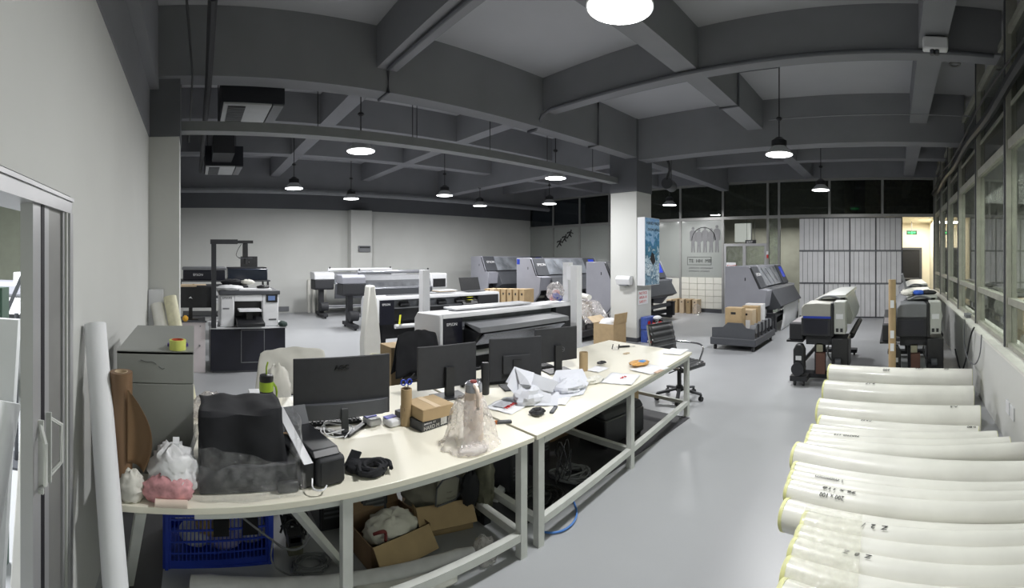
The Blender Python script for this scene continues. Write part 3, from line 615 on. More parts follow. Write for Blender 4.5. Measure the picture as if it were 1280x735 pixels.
for k in range(5):
    nm = ('leftmost', 'second', 'third', 'fourth', 'rightmost')[k]
    x = xa(839 + k * 8, 12.72)
    carton((x, 12.72, 0), (.15, .34, .44 - (.03 if k in (0,) else 0)), '%s of five narrow cartons on the floor by the tiled wall' % (nm + (' carton' if 0 else '')), CARD if k % 2 else CARDL, 0, 'cartons by the tiled low wall')
t = thing('plastic_wrap', 'clear plastic wrap crumpled on the rightmost narrow carton', 'plastic sheet', (xa(872, 12.4), 12.35, 0)); MB().blob((0, 0, .17), (.13, .1, .17), .3, 3, seed=3).obj('film', FILMC, t)
# ------------------------------------------------ back pair with long beams
def roll_printer(label, loc, L, white_top, group):
    t = thing('roll_to_roll_printer', label, 'printer', loc, 0, group)
    tm = PWH if white_top else LGR
    MB().prism([(-.45, 1.12), (-.45, 1.34), (-.05, 1.34), (.05, 1.28), (.05, 1.12)], 0, .62).obj('left_housing_top', tm, t, bev=.02)
    MB().prism([(-.45, .82), (-.45, 1.12), (.05, 1.12), (.05, .86), (.0, .82)], 0.02, .60).obj('left_housing', BLKM, t, bev=.02)
    MB().prism([(-.4, 1.05), (-.4, 1.32), (-.1, 1.32), (.0, 1.2), (.0, 1.05)], .62, L - .5).obj('beam_cover', MGR, t)
    B((-.02, .62, .98), (.02, L - .5, 1.14)).obj('front_window', SMOKE, t)
    MB().cyl((-.25, .5, 1.40), (-.25, L - .4, 1.40), .05, n=14).obj('media_roll', PAPER if white_top else SILV, t)
    for y in (.55, L - .45): MB().bar((-.3, y, 1.3), (-.2, y, 1.48), .03, .03).obj('roll_holder', BLK, t)
    MB().cyl((.1, .62, 1.0), (.1, L - .5, 1.0), .03, n=10).obj('guide_bar', SILV, t)
    MB().prism([(.08, .98), (.12, .98), (.05, .55), (.0, .55)], .62, L - .5).obj('apron', DGR, t)
    B((-.45, L - .5, .95), (.05, L, 1.34)).obj('right_housing', PWH, t, bev=.02); B((.05, L - .44, .98), (.08, L - .06, 1.2)).obj('ink_bay', BLK, t)
    for y in (.2, L - .4):
        B((-.28, y, .12), (-.12, y + .14, .85)).obj('leg', BLKM, t); B((-.55, y, .05), (.30, y + .14, .14)).obj('foot', BLKM, t, bev=.01)
        wheel(t, -.5, y + .07, .03); wheel(t, .25, y + .07, .03)
        MB().cyl((.05, y - .02, .33), (.05, y + .2, .33), .13, n=16).obj('roll_flange', BLKM, t)
    MB().cyl((.05, .4, .33), (.05, L - .45, .33), .035, n=12).obj('take_up_bar', MGR, t)
    B((-.24, .3, .25), (-.16, L - .35, .33)).obj('lower_beam', PWH, t)
    return t
roll_printer('grey topped roll printer, the nearer one of the pair before the rear wall', (-10.35, 3.55, 0), 3.0, False, 'roll printers by the rear wall')
roll_printer('white topped roll printer standing nearest the rear wall', (-12.55, 3.45, 0), 3.0, True, 'roll printers by the rear wall')
for k, (px, h) in enumerate(((386, .55), (392, .7), (398, .62), (406, .75))):
    x = XB + .12; y = -x / tan((XA - px) / FP)
    tag(MB().cyl((XB + .16, y, 0), (XB + .06, y + .02, h + .5), .05, n=12).obj('paper_roll', LINER), ('leftmost', 'second', 'third', 'rightmost')[k] + ' of four thin white rolls leaning on the rear wall', 'paper roll', 'thin rolls on the rear wall')
tag(B((XB + .002, 1.35 + 1.0, .05), (XB + .03, 3.0, .2)).obj('wall_vent', MGR), 'grey vent strip low on the rear wall', 'vent')
t = thing('wall_switchboard', 'small grey box on the white pier of the rear wall', 'switch box', (XB + .3, 5.25, 1.95)); B((0, 0, 0), (.07, .42, .2)).obj('case', MGR, t, bev=.01); B((.07, .03, .12), (.075, .39, .17)).obj('slot', BLK, t)
# white foam posts by the printers
for k, (x, y, h, l) in enumerate(((-5.2, 2.95, 1.62, 'tall white square post left of the two, behind the near white printer'), (-4.5, 5.0, 1.71, 'white post behind the right end of the near white printer'), (-3.90, 4.50, 1.68, 'white post in front of the right end of the near white printer'))):
    tag(B((x - .055, y - .055, 0), (x + .055, y + .055, h)).obj('foam_post', PWH, bev=.004), l, 'post', 'white foam posts')
tag(MB().bar((-4.47, 4.95, 1.56), (-3.945, 4.52, 1.56), .012, .20).obj('paper_sleeve', PAPER), 'folded white paper strung between the two white posts', 'paper')
t = thing('paper_skirt', 'tall pale wrapped sheet standing beside the second white printer', 'paper', (-6.2, 2.57, 0))
MB().prism([(-.11, 0), (-.13, .5), (-.10, .8), (-.04, 1.36), (.05, 1.37), (.12, .8), (.16, .4), (.18, 0)], -.1, .1, 'x').obj('sheet', LINER, t, bev=.02)
MB().prism([(-.112, -.0), (-.13, .30), (.0, .36), (.165, .34), (.182, 0)], .1, .112, 'x').obj('lower_wrap', mat('sallow_film', (196, 196, 170), .4), t)
# things on the white printers
t = thing('laptop', 'open black laptop on the second white printer', 'laptop', (-6.75, 4.9, 1.15)); B((-.12, -.2, 0), (.12, .17, .015)).obj('keyboard_half', DGR, t); MB().bar((-.13, -.02, .015), (-.19, -.02, .26), .02, .0, (0, 1, 0)); MB().prism([(-.12, .01), (-.10, .01), (-.18, .25), (-.195, .25)], -.22, .22).obj('lid', BLK, t)
t = thing('paper_pile', 'small untidy pile of papers and parts beside the open laptop', 'papers', (-6.8, 4.25, 1.15)); 
for k in range(4): MB().box((-.14, -.2 + .02 * k, .012 * k), (.12, .14 + .03 * k, .012 * k + .01)).obj('sheet', (PAPER, MGR, CARDL, PAPER)[k], t)
t = thing('carry_bag', 'clear bag of pink and blue wrapped packets on the white printer', 'bag', (-4.4, 4.62, 1.15))
MB().blob((0, 0, .14), (.12, .13, .14), .25, 3.2, seed=5, flat=.12).obj('film', FILMW, t)
for k, (x, y, z, m) in enumerate(((0, -.05, .06, PINK), (.03, .05, .05, BLUE), (.02, 0, .13, PINK), (.05, -.04, .09, BLUE), (-.03, .04, .14, PAPER))): MB().blob((x, y, z), (.055, .05, .045), .15, 3, 12, 8, seed=k).obj('packet', m, t)
tag(MB().box((-4.72, 2.95, 1.151), (-4.45, 4.2, 1.172)).obj('flat_board', PWH, bev=.004), 'long flat white board lying on the near white printer', 'board')
# ------------------------------------------------ column fittings
t = thing('light_box', 'tall light box with a blue surfing wave picture on the column', 'light box', (-5.1, 7.83, 1.19))
B((.0, 0, 0), (.19, .60, 1.43)).obj('case', PWH, t); 
WAVE = bpy.data.materials.new('wave_print'); WAVE.use_nodes = True
N = WAVE.node_tree.nodes; L = WAVE.node_tree.links; bs = N['Principled BSDF']; tc = N.new('ShaderNodeTexCoord')
n1 = N.new('ShaderNodeTexNoise'); n1.inputs['Scale'].default_value = 7; n1.inputs['Distortion'].default_value = 1.2; n1.inputs['Detail'].default_value = 8; L.new(tc.outputs['Object'], n1.inputs['Vector'])
sx = N.new('ShaderNodeSeparateXYZ'); L.new(tc.outputs['Object'], sx.inputs[0]); mp = N.new('ShaderNodeMapRange'); mp.inputs['From Max'].default_value = 1.43; L.new(sx.outputs['Z'], mp.inputs['Value'])
ad = N.new('ShaderNodeMath'); ad.operation = 'MULTIPLY_ADD'; L.new(n1.outputs['Fac'], ad.inputs[0]); ad.inputs[1].default_value = 1.1; L.new(mp.outputs[0], ad.inputs[2])
a2 = N.new('ShaderNodeMath'); a2.operation = 'SUBTRACT'; L.new(ad.outputs[0], a2.inputs[0]); a2.inputs[1].default_value = .55
cr = N.new('ShaderNodeValToRGB'); L.new(a2.outputs[0], cr.inputs['Fac']); el = cr.color_ramp.elements; el[0].position = .0; el[0].color = lin((120, 150, 170)) + (1,); el[1].position = 1; el[1].color = lin((120, 160, 205)) + (1,)
for p, c in ((.10, (40, 84, 110)), (.18, (214, 226, 232)), (.28, (60, 110, 140)), (.36, (200, 218, 228)), (.46, (40, 96, 124)), (.56, (70, 130, 156)), (.66, (40, 110, 158)), (.78, (150, 188, 216))): e = el.new(p); e.color = lin(c) + (1,)
L.new(cr.outputs['Color'], bs.inputs['Base Color']); bs.inputs['Roughness'].default_value = .3
bs.inputs['Emission Strength'].default_value = .1; L.new(cr.outputs['Color'], bs.inputs['Emission Color'])
pp = B((.19, .01, .01), (.194, .59, 1.42)).obj('picture', WAVE, t); 
MB().prism([(.2, .55), (.32, .42), (.42, .5), (.36, .66), (.27, .7)], .194, .197, 'x').obj('surfer_print', INKB, pp)
text('HAND MADE', INKB, pp, (.1955, .06, 1.28), .095); text('ZHONGXING', INKB, pp, (.1955, .10, 1.15), .08)
t = thing('dispenser', 'white dispenser box fixed to the column', 'dispenser', (-5.55, 7.80, 1.20)); MB().prism([(-.10, .0), (-.14, .12), (-.10, .19), (0, .19), (0, 0)], 0, .36, 'x').obj('case', PWH, t, bev=.01); B((.08, -.12, -.02), (.28, -.02, 0)).obj('outlet', MGR, t)
t = thing('wall_notice', 'white notice with red lettering on the column side', 'notice', (-5.095, 7.86, .78)); B((0, 0, 0), (.008, .38, .30)).obj('sheet', PAPER, t)
for k, z in enumerate((.21, .12, .03)): text(('NOTICE', 'AREA 01', 'SAFETY')[k], RED, t, (.009, .03, z), .085)
for k, (y, z) in enumerate(((7.95, 0), (7.95, .27), (8.13, 0), (8.13, .27))):
    b = tag(B((-5.04, y - .08, z), (-4.88, y + .08, z + .26)).obj('drink_case', mat('drink_pack_blue', (62, 84, 156), .4, var=.25, scale=14), bev=.01), ('lower front', 'upper front', 'lower rear', 'upper rear')[k] + ' blue and red drink pack stacked at the column foot', 'box', 'drink packs at the column foot')
    MB().cyl((-4.88, y, z + .13), (-4.874, y, z + .13), .05, n=16).obj('round_print', RED, b); MB().box((-4.878, y - .07, z + .02), (-4.872, y + .07, z + .05)).obj('band_print', INKW, b)
def extinguisher(loc, label):
    t = thing('fire_extinguisher', label, 'fire extinguisher', loc, 0, 'fire extinguishers at the column')
    MB().lathe([(.07, 0), (.075, .02), (.075, .34), (.05, .40), (.025, .43)], n=20).obj('cylinder', RED, t); MB().lathe([(.0755, .12), (.0765, .13), (.0765, .24), (.0755, .25)], n=20).obj('label_band', mat('yellow_band', (220, 190, 80), .5), t)
    MB().box((-.015, -.03, .43), (.015, .09, .45)).box((-.015, -.03, .47), (.015, .1, .485)).box((-.015, -.03, .43), (.015, .0, .485)).obj('lever', BLK, t); MB().tube([(0, .02, .44), (.09, .0, .42), (.1, -.0, .28), (.085, .0, .14)], .009, 6, 1).obj('hose', BLK, t)
extinguisher((-4.74, 7.93, 0), 'red fire extinguisher at the column foot, nearer the tables'); extinguisher((-4.74, 8.17, 0), 'red fire extinguisher at the column foot, behind the other one')
t = thing('paper_tag', 'loose white paper bag lying on the fire extinguishers', 'paper', (-4.74, 8.05, .487)); MB().blob((0, 0, .03), (.08, .1, .04), .3, 3, seed=2, flat=.3).obj('sheet', PAPER, t)
t = thing('open_carton', 'open cardboard box beside the column, behind the far table', 'box', (-5.42, 7.3, 0)); MB().box((-.25, -.22, 0), (.25, -.21, .45)).box((-.25, .21, 0), (.25, .22, .45)).box((-.25, -.21, 0), (-.24, .21, .45)).box((.24, -.21, 0), (.25, .21, .45)).box((-.24, -.21, 0), (.24, .21, .01)).obj('carton', CARD, t)
MB().prism([(-.25, .45), (-.27, .45), (-.42, .55), (-.40, .56)], -.22, .22).obj('flap', CARDL, t); MB().prism([(.25, .45), (.26, .45), (.29, .66), (.28, .66)], -.22, .22).obj('flap', CARD, t); MB().blob((-.02, 0, .42), (.2, .18, .12), .3, 3, seed=9).obj('packing_paper', PAPER, t)
# ------------------------------------------------ desk corner on the left with the compact printer
t = thing('printer_stand', 'wide black cabinet under the compact white printer', 'cabinet', (-6.85, .28, 0))
B((-.85, -.03, .03), (-.02, 1.14, .68)).obj('body', NAVY, t, bev=.004); B((-.87, -.05, .68), (.0, 1.16, .70)).obj('worktop', PWH, t)
MB().box((-.02, .44, .15), (-.012, .45, .66)).box((-.02, .80, .15), (-.012, .81, .66)).box((-.02, .44, .15), (-.012, .81, .16)).box((-.02, .44, .65), (-.012, .81, .66)).obj('panel_outline', MGR, t)
B((-.86, 0, 0), (-.03, .98, .03)).obj('plinth', DGR, t)
t = thing('compact_printer', 'white garment printer with a raised tray on the black cabinet', 'printer', (-6.90, .40, .70))
B((-.7, 0, 0), (0, .22, .50)).obj('side_housing', PWH, t, bev=.02); B((-.7, .66, 0), (0, .92, .50)).obj('side_housing', PWH, t, bev=.02)
B((-.7, .22, .40), (-.0, .66, .50)).obj('front_hood', PWH, t, bev=.01); B((-.72, -.02, .50), (.02, .94, .565)).obj('lid', DGR, t, bev=.01)
B((-.68, .22, .02), (-.15, .66, .40)).obj('recess', BLK, t); s_ = B((.0, .72, .38), (.012, .9, .50)).obj('control_panel', BLK, t); B((.012, .75, .41), (.016, .86, .48)).obj('screen', mat('pale_blue_screen', (90, 110, 150), .3, emit=.3), s_)
MB().prism([(-.1, .02), (.28, .04), (.30, .1), (-.1, .16)], .24, .66).obj('platen_base', BLK, t, bev=.01); MB().bar((-.1, .27, .235), (.16, .27, .235), .0, .0) if 0 else None
B((-.12, .28, .26), (.2, .62, .285)).obj('platen', PAPER, t); B((-.02, .4, .12), (.06, .5, .26)).obj('platen_post', BLK, t)
text('EPSON', MGR, t, (.003, .03, .44), .05); B((0, .04, .28), (.004, .14, .30)).obj('label_strip', MGR, t); B((.0, .76, .1), (.004, .88, .12)).obj('label_strip', DGR, t)
t = thing('print_heap', 'flat heap of white prints lying on the garment printer', 'papers', (-7.1, .5, 1.2655)); MB().blob((.02, .05, .03), (.16, .22, .05), .3, 3, seed=4, flat=.3).obj('crumpled_sheet', PAPER, t); MB().box((-.14, .2, 0), (.16, .72, .02)).obj('sheet_stack', PAPER, t); MB().blob((0, .6, .04), (.06, .1, .03), .4, 4, seed=2).obj('dark_scrap', BLK, t)
t = thing('camera_arm', 'tall black upright with an overhanging camera arm', 'camera stand', (-6.86, .345, .701)); B((-.05, -.085, 0), (.03, -.01, 1.36)).obj('post', BLKM, t); B((-.05, -.10, 1.29), (.04, .32, 1.36)).obj('arm', BLKM, t); B((-.04, .32, 1.30), (.03, .56, 1.345)).obj('arm_tip', BLK, t); MB().box((-.03, .40, 1.08), (.03, .48, 1.30)).obj('camera', BLK, t, bev=.01); B((-.05, .34, 1.065), (.04, .55, 1.08)).obj('camera_bracket', DGR, t); MB().tube([(0, .38, 1.29), (.01, .32, 1.2), (.01, .29, 1.10), (0, .38, 1.07)], .005, 5, 1).obj('cable', BLK, t); MB().cyl((0, .44, .98), (0, .44, 1.065), .03, n=12).obj('lens', BLK, t)
t = thing('side_cabinet', 'pinkish white two door cabinet left of the black one', 'cabinet', (-6.9, -.17, 0)); B((-.5, -.3, 0), (0, .34, .78)).obj('body', mat('pinkish_white', (206, 198, 200), .4, var=.03), t, bev=.006); MB().box((-.52, -.32, .78), (.02, .36, .80)).obj('top', DGR, t); MB().cyl((.0, .25, .42), (.02, .25, .42), .014, n=10).obj('lock', MGR, t); MB().cyl((.0, .26, .72), (.01, .26, .72), .01, n=10).obj('screw_cap', MGR, t)
t = thing('desk_monitor', 'black monitor with a small light logo on the pinkish cabinet', 'monitor', (-7.02, -.06, .80)); B((-.03, -.36, .19), (.0, .36, .52)).obj('screen', BLK, t, bev=.006); B((-.06, -.03, .01), (-.03, .03, .3)).obj('stand', BLK, t); B((-.14, -.12, 0), (.02, .12, .012)).obj('foot', BLK, t); MB().prism([(-.03, .34), (.0, .37), (.03, .33), (.0, .345)], .0005, .003, 'x').obj('logo', INKW, t)
tag(MB().lathe([(.02, 0), (.045, .03), (.045, .06), (.02, .09)], (-6.86, -.14, .80), 14).obj('orange', mat('orange_yellow', (226, 170, 50), .5)), 'orange yellow ball under the monitor edge', 'ball')
tag(MB().box((-7.2, .17, .80), (-6.9, .30, .82)).obj('flat_parcel', PAPER), 'white sheet pack lying by the monitor foot', 'papers')
tag(MB().lathe([(.03, 0), (.035, .08), (.033, .085)], (-6.87, .52 - .2, .70), 14).obj('white_cup', PWH), 'small white cup on the black cabinet', 'cup')
tag(MB().blob((0, 0, .035), (.09, .07, .05), .35, 3, 16, 10, seed=6, flat=.3).obj('dark_cloth', mat('green_black', (44, 60, 56), .8), loc=(-6.88, 1.38, .70)), 'dark green lump on the cabinet right end', 'cloth')
# second row behind
t = thing('long_desk', 'white bench carrying the black printers against the rear side', 'desk', (-8.6, -.3, 0)); B((-.8, 0, .9), (0, 1.55, .94)).obj('top', PWH, t)
for x in (-.76, -.04):
    for y in (.04, 1.51): B((x - .02, y - .02, 0), (x + .02, y + .02, .9)).obj('leg', WMET, t)
t = thing('white_printer', 'low white and black printer in the middle of the back bench', 'printer', (-8.65, .05, .94)); B((-.55, 0, 0), (0, .98, .22)).obj('body', PWH, t, bev=.02); B((-.56, -.01, .22), (.01, 1.0, .29)).obj('lid', BLKM, t, bev=.01); B((0, .72, .07), (.01, .95, .24)).obj('control_panel', BLK, t); B((.0, .08, .05), (.01, .66, .1)).obj('paper_slot', DGR, t)
t = thing('shelf_rack', 'dark shelf behind holding the black printers', 'shelf', (-9.6, -.35, 0))
for x in (-.75, -.03):
    for y in (.03, 1.95): B((x - .02, y - .02, 0), (x + .02, y + .02, 1.25)).obj('upright', BLKM, t)
for z in (.5, 1.25): B((-.8, 0, z), (0, 2.0, z + .03)).obj('shelf_board', DGR, t)
t = thing('black_printer', 'black printer with white lettering, left one on the shelf', 'printer', (-9.65, -.25, 1.28)); B((-.6, 0, 0), (0, .92, .22)).obj('body', NAVY, t, bev=.02); B((-.62, -.02, .22), (.02, .94, .29)).obj('lid', MGR, t, bev=.02); text('EPSON', INKW, t, (.002, .22, .1), .07)
t = thing('black_printer', 'black printer with glossy dark front, right one on the shelf', 'printer', (-9.65, .72, 1.28)); B((-.6, 0, 0), (0, .88, .25)).obj('body', mat('glossy_black_blue', (40, 46, 58), .15), t, bev=.02); B((-.6, .02, .25), (-.02, .86, .28)).obj('lid', BLKM, t)
t = thing('small_tablet', 'small black display standing on the right black printer', 'display', (-9.85, 1.02, 1.56)); B((-.01, 0, 0), (.01, .38, .24)).obj('panel', BLK, t); MB().lathe([(.012, 0), (.012, .004)], (0, 0, 0), 10).obj('logo', INKW, t, loc=(.012, .19, .11)); B((-.06, .1, 0), (-.01, .28, .02)).obj('foot', BLK, t)
carton((-8.9, -.02, .94), (.3, .5, .30), 'light tan box above the black monitor', CARDL, 0)
t = thing('cloth_heap', 'small black and white cloth heap on the bench printer', 'cloth', (-8.85, .75, 1.23)); MB().blob((0, 0, .05), (.14, .22, .07), .3, 3, seed=8, flat=.3).obj('dark_cloth', CLOTHB, t); MB().blob((.02, .3, .05), (.12, .14, .06), .3, 3, seed=3, flat=.3).obj('light_cloth', CLOTHW, t)
# rolls leaning by the pilaster
for k, (y0, y1, h, x0, l, m) in enumerate(((-.50, -.50, 1.42, -5.12, 'short white box standing in the corner behind the leaning rolls', PWH), (-.16, -.43, 1.25, -4.72, 'white wrapped roll leaning against the pilaster, left one', LINER), (-.02, -.28, 1.34, -4.85, 'yellowish wrapped roll leaning against the pilaster, right one', mat('yellow_stained_wrap', (214, 210, 180), .45, var=.12, scale=14)))):
    if k == 0: tag(B((-5.19, -.525, 0), (-5.06, -.36, 1.42)).obj('corner_box', m), l, 'box')
    else: tag(MB().cyl((x0 + .2, y0 + .02, .05), (-5.10 + .02 * k, y1, h), .075, n=18).obj('leaning_roll', m, bev=0), l, 'paper roll', 'rolls leaning by the pilaster')
# ================================================================= RIGHT SIDE PRINTERS
def end_printer(label, loc, L, grp, topm=CREAM, strip=True, takeup=True):
    """printer seen from its end; local x to the window wall, y away from the camera, front to -x"""
    t = thing('stand_printer', label, 'printer', loc, 0, grp)
    MB().prism([(0, .955), (0, 1.08), (.05, 1.135), (.22, 1.15), (.42, 1.14), (.42, .955)], 0, .5).obj('end_cover', topm, t, bev=.012)
    if strip: B((.03, -.004, .935), (.42, .48, .965)).obj('blue_strip', BLUE, t)
    B((0, 0, .69), (.42, .5, .938 if strip else .955)).obj('ink_bay', BLKM, t, bev=.01); B((.04, -.006, .72), (.38, .0, .92)).obj('bay_door', NAVY, t)
    B((.42, .0, .69), (.455, .5, 1.15)).obj('side_strip', BLK, t)
    k = B((.46, .02, .72), (.62, .3, 1.17)).obj('rear_column', mat('pale_grey_plastic', (178, 180, 176), .4), t, bev=.01); B((.49, .014, .93), (.59, .02, 1.0)).obj('control_label', PWH, k); B((.49, .012, .75), (.525, .02, .80)).obj('socket', BLK, k); B((.55, .012, .75), (.585, .02, .80)).obj('socket', BLK, k)
    # long body and lid
    MB().prism([(.02, .80), (.0, 1.05), (.12, 1.16), (.30, 1.19), (.48, 1.19), (.52, 1.1), (.52, .80)], .5, L).obj('long_body', topm, t, bev=.01)
    MB().prism([(.16, 1.17), (.30, 1.225), (.58, 1.235), (.60, 1.20), (.34, 1.18)], .35, L - .1).obj('top_lid', mat('pale_lid', (190, 192, 188), .35), t)
    MB().tube([(.20, .36, 1.17), (.28, .34, 1.215), (.40, .34, 1.22), (.50, .36, 1.18)], .016, 8, 2).obj('lid_handle', MGR, t)
    MB().prism([(.57, 1.19), (.585, 1.235), (.69, .92), (.66, .80), (.60, .80)], .45, L - .6).obj('rear_cover', mat('pale_lid', (190, 192, 188), .35), t)
    B((-.20, .12, .60), (.0, L - .3, .84)).obj('front_tray', BLKM, t, bev=.015); B((-.235, .1, .575), (-.0, L - .3, .60)).obj('tray_lip', BLK, t)
    MB().box((-.18, .2, .84), (-.02, .8, .846)).obj('tray_sheet', mat('dim_print', (130, 126, 128), .6), t)
    B((.05, .1, .55), (.42, L - .2, .69)).obj('under_frame', BLKM, t)
    B((.16, .18, .1), (.30, .34, .55)).obj('leg', BLKM, t); B((.16, L - .4, .1), (.30, L - .25, .55)).obj('leg', BLKM, t)
    B((-.15, .16, .06), (.62, .36, .12)).obj('foot', BLKM, t); B((-.15, L - .42, .06), (.62, L - .24, .12)).obj('foot', BLKM, t)
    for x in (-.1, .57): wheel(t, x, .26, .03); wheel(t, x, L - .33, .03)
    B((.20, .1, .45), (.29, .17, .57)).obj('waste_bottle', mat('cloudy_bottle', (150, 148, 128), .4), t)
    B((.42, .05, .22), (.66, .45, .66)).obj('rear_box', BLK, t, bev=.02); MB().tube([(.40, .1, .6), (.36, .04, .5), (.40, .0, .38), (.5, .04, .3)], .012, 6, 2).obj('ink_tube', BLK, t); MB().cyl((.48, .03, .33), (.56, .03, .33), .05, n=14).obj('motor', DGR, t)
    B((.20, .05, .15), (.33, .15, .44)).obj('power_board', mat('reddish_board', (96, 66, 56), .6), t)
    MB().cyl((.66, .5, .62), (.66, L - .2, .62), .045, n=12).obj('rear_roll', BLKM, t)
    if takeup:
        MB().prism([(-.10, .16), (-.1, .5), (-.06, .58), (.02, .58), (.06, .5), (.06, .16)], -.08, .06).obj('take_up_unit', BLK, t, bev=.02); B((-.06, -.086, .36), (.02, -.08, .42)).obj('white_label', PWH, t)
        MB().cyl((-.03, -.12, .24), (-.03, .06, .24), .09, n=16).obj('take_up_hub', BLKM, t); B((-.14, -.1, .07), (.1, .1, .14)).obj('take_up_foot', BLK, t); wheel(t, -.08, -.05, .035); wheel(t, .04, -.05, .035)
        MB().cyl((-.03, .06, .26), (-.03, L - .6, .26), .03, n=10).obj('take_up_bar', DGR, t)
    return t
end_printer('beige topped stand printer with a blue strip, left of the brown tube', (-1.30, 6.12, 0), 2.3, 'stand printers near the window wall')
end_printer('grey topped stand printer by the windows with cloths on top', (.03, 6.15, 0), 2.2, 'stand printers near the window wall', MGR, False)
end_printer('farthest grey topped stand printer, behind the one with cloths', (.10, 8.95, 0), 2.2, 'stand printers near the window wall', MGR, False, False)
t = thing('cloth_bundle', 'blue, black and white cloths heaped on the right stand printer', 'cloth', (.24, 6.72, 1.222))
MB().blob((.12, 0, .03), (.10, .16, .04), .3, 3, seed=1, flat=.3).obj('blue_cloth', mat('blue_cloth', (44, 84, 176), .85, bump=.2), t); MB().blob((.27, .02, .03), (.12, .18, .04), .3, 3, seed=4, flat=.3).obj('black_cloth', CLOTHB, t); MB().blob((-.04, .02, .03), (.10, .2, .05), .3, 3, seed=7, flat=.3).obj('white_cloth', CLOTHW, t)
MB().prism([(-.06, .02), (-.02, .02), (-.10, .30), (-.14, .29)], .2, .75).obj('open_flap', MGR, t)
tag(MB().cyl((-.03, 5.93, 0), (-.03, 5.97, 1.49), .05, n=18).obj('cardboard_tube', CARD), 'tall brown cardboard tube standing by the cloth covered printer', 'tube')
tb = bpy.data.objects['cardboard_tube']
for z in (1.12, .72, .55): B((-.085 + .03, 5.875, z), (-.005, 5.884, z + .1)).obj('paper_label', PAPER, tb)
pipe([(.85, 6.2, .5), (.95, 6.1, .9), (1.0, 6.0, 1.2), (1.03, 5.8, .86)][0:1] + [(.95, 6.3, .1), (1.0, 6.1, .4), (1.02, 5.9, .75), (1.05, 5.8, .86)], .012, 'black power cord running up to the window ledge', BLK, 'cable', 'cable', 2)
pipe([(1.05, 5.3, .85), (1.03, 5.28, .6), (1.0, 5.5, .42), (.97, 5.9, .42), (.99, 6.3, .6), (1.05, 6.6, .85)], .008, 'thin grey cable sagging below the window ledge', MGR, 'cable', 'cable', 2)
t = thing('wall_socket', 'small white double socket on the low wall', 'socket', (1.078, 3.9, .30)); B((-.012, 0, 0), (.0, .12, .12)).obj('plate', PWH, t); B((-.012, .16, 0), (.0, .28, .12)).obj('plate', PWH, t)
t = thing('ledge_adapter', 'small grey adapter lying on the window ledge', 'adapter', (1.12, 6.9, .83)); B((0, 0, 0), (.1, .22, .06)).obj('case', MGR, t, bev=.01); B((.02, .22, .0), (.06, .3, .03)).obj('plug', BLK, t)
for k, (px, py) in enumerate(((1240, 425), (1262, 440))):
    q = P(px, py, .83); q.x = 1.33; q.y = 4.4 + -.5 * k
    tag(MB().blob((0, 0, .07), (.05, .16, .09), .35, 3, 16, 10, seed=20 + k, flat=.25).obj('ledge_bag', FILMW, loc=(1.345, q.y, .83)), ('crumpled clear bag on the ledge, the farther one', 'crumpled clear bag on the ledge, the nearer one')[k], 'bag')
# ------------------------------------------------ stack of wrapped paper rolls
ROLLG = 'wrapped paper rolls stacked on the right'
def roll(l, r, rad, label, core=True, mark=None, tape=True, fold=0):
    if 'bottom' in label: tape = False
    l = Vector(l); r = Vector(r); d = (r - l); Ln = d.length; a = atan2(d.y, d.x)
    t = thing('paper_roll', label, 'paper roll', (l.x, l.y, l.z), a, ROLLG)
    m = MB(); n = 24; nl = 14; vs = []
    sd = random.random() * 50
    for i in range(nl + 1):
        for k in range(n):
            th = 2 * pi * k / n; u = Ln * i / nl
            f = rad * (1 + .035 * noise.noise(Vector((u * 1.6, cos(th) * 1.5 + sd, sin(th) * 1.5))) - .01)
            vs.append((u, f * cos(th), f * sin(th)))
    fs = [(i * n + k, (i + 1) * n + k, (i + 1) * n + (k + 1) % n, i * n + (k + 1) % n) for i in range(nl) for k in range(n)]
    m.add(vs, fs); m.obj('wrapped_body', LINER, t)
    for x0, x1 in ((-.004, .004), (Ln - .004, Ln + .004)): MB().ring((x0, 0, 0), (x1, 0, 0), rad * .96, rad * .32, 24).obj('roll_end', YELEND if tape else LINER, t)
    if tape: MB().ring((.0, 0, 0), (.018, 0, 0), rad * 1.012, rad * .97, 24).obj('end_tape', YELEND, t)
    MB().cyl((.012, 0, 0), (Ln - .012, 0, 0), rad * .33, n=12).obj('core', CARDD, t)
    if mark:
        for s_, u, v, sz in mark: an = .25 - v / rad; text(s_, INKB, t, (u + len(s_) * sz * .30, -rad * 1.03 * sin(an), rad * 1.03 * cos(an)), sz, name='handwriting', ext=.0005, rot=(-an, 0, pi))
    return t
def RL(a, b, z, rad, label, **k):
    l = P(a[0], a[1], z); 
    if len(b) == 3: r = Vector(b[:2] + (0,))
    else: r = P(b[0], b[1], z)
    l.z = r.z = z - rad
    return roll(l, r, rad, label, **k)
def sh(v, dy, z, dx=0): return (v[0] + dx, v[1] + dy, z)
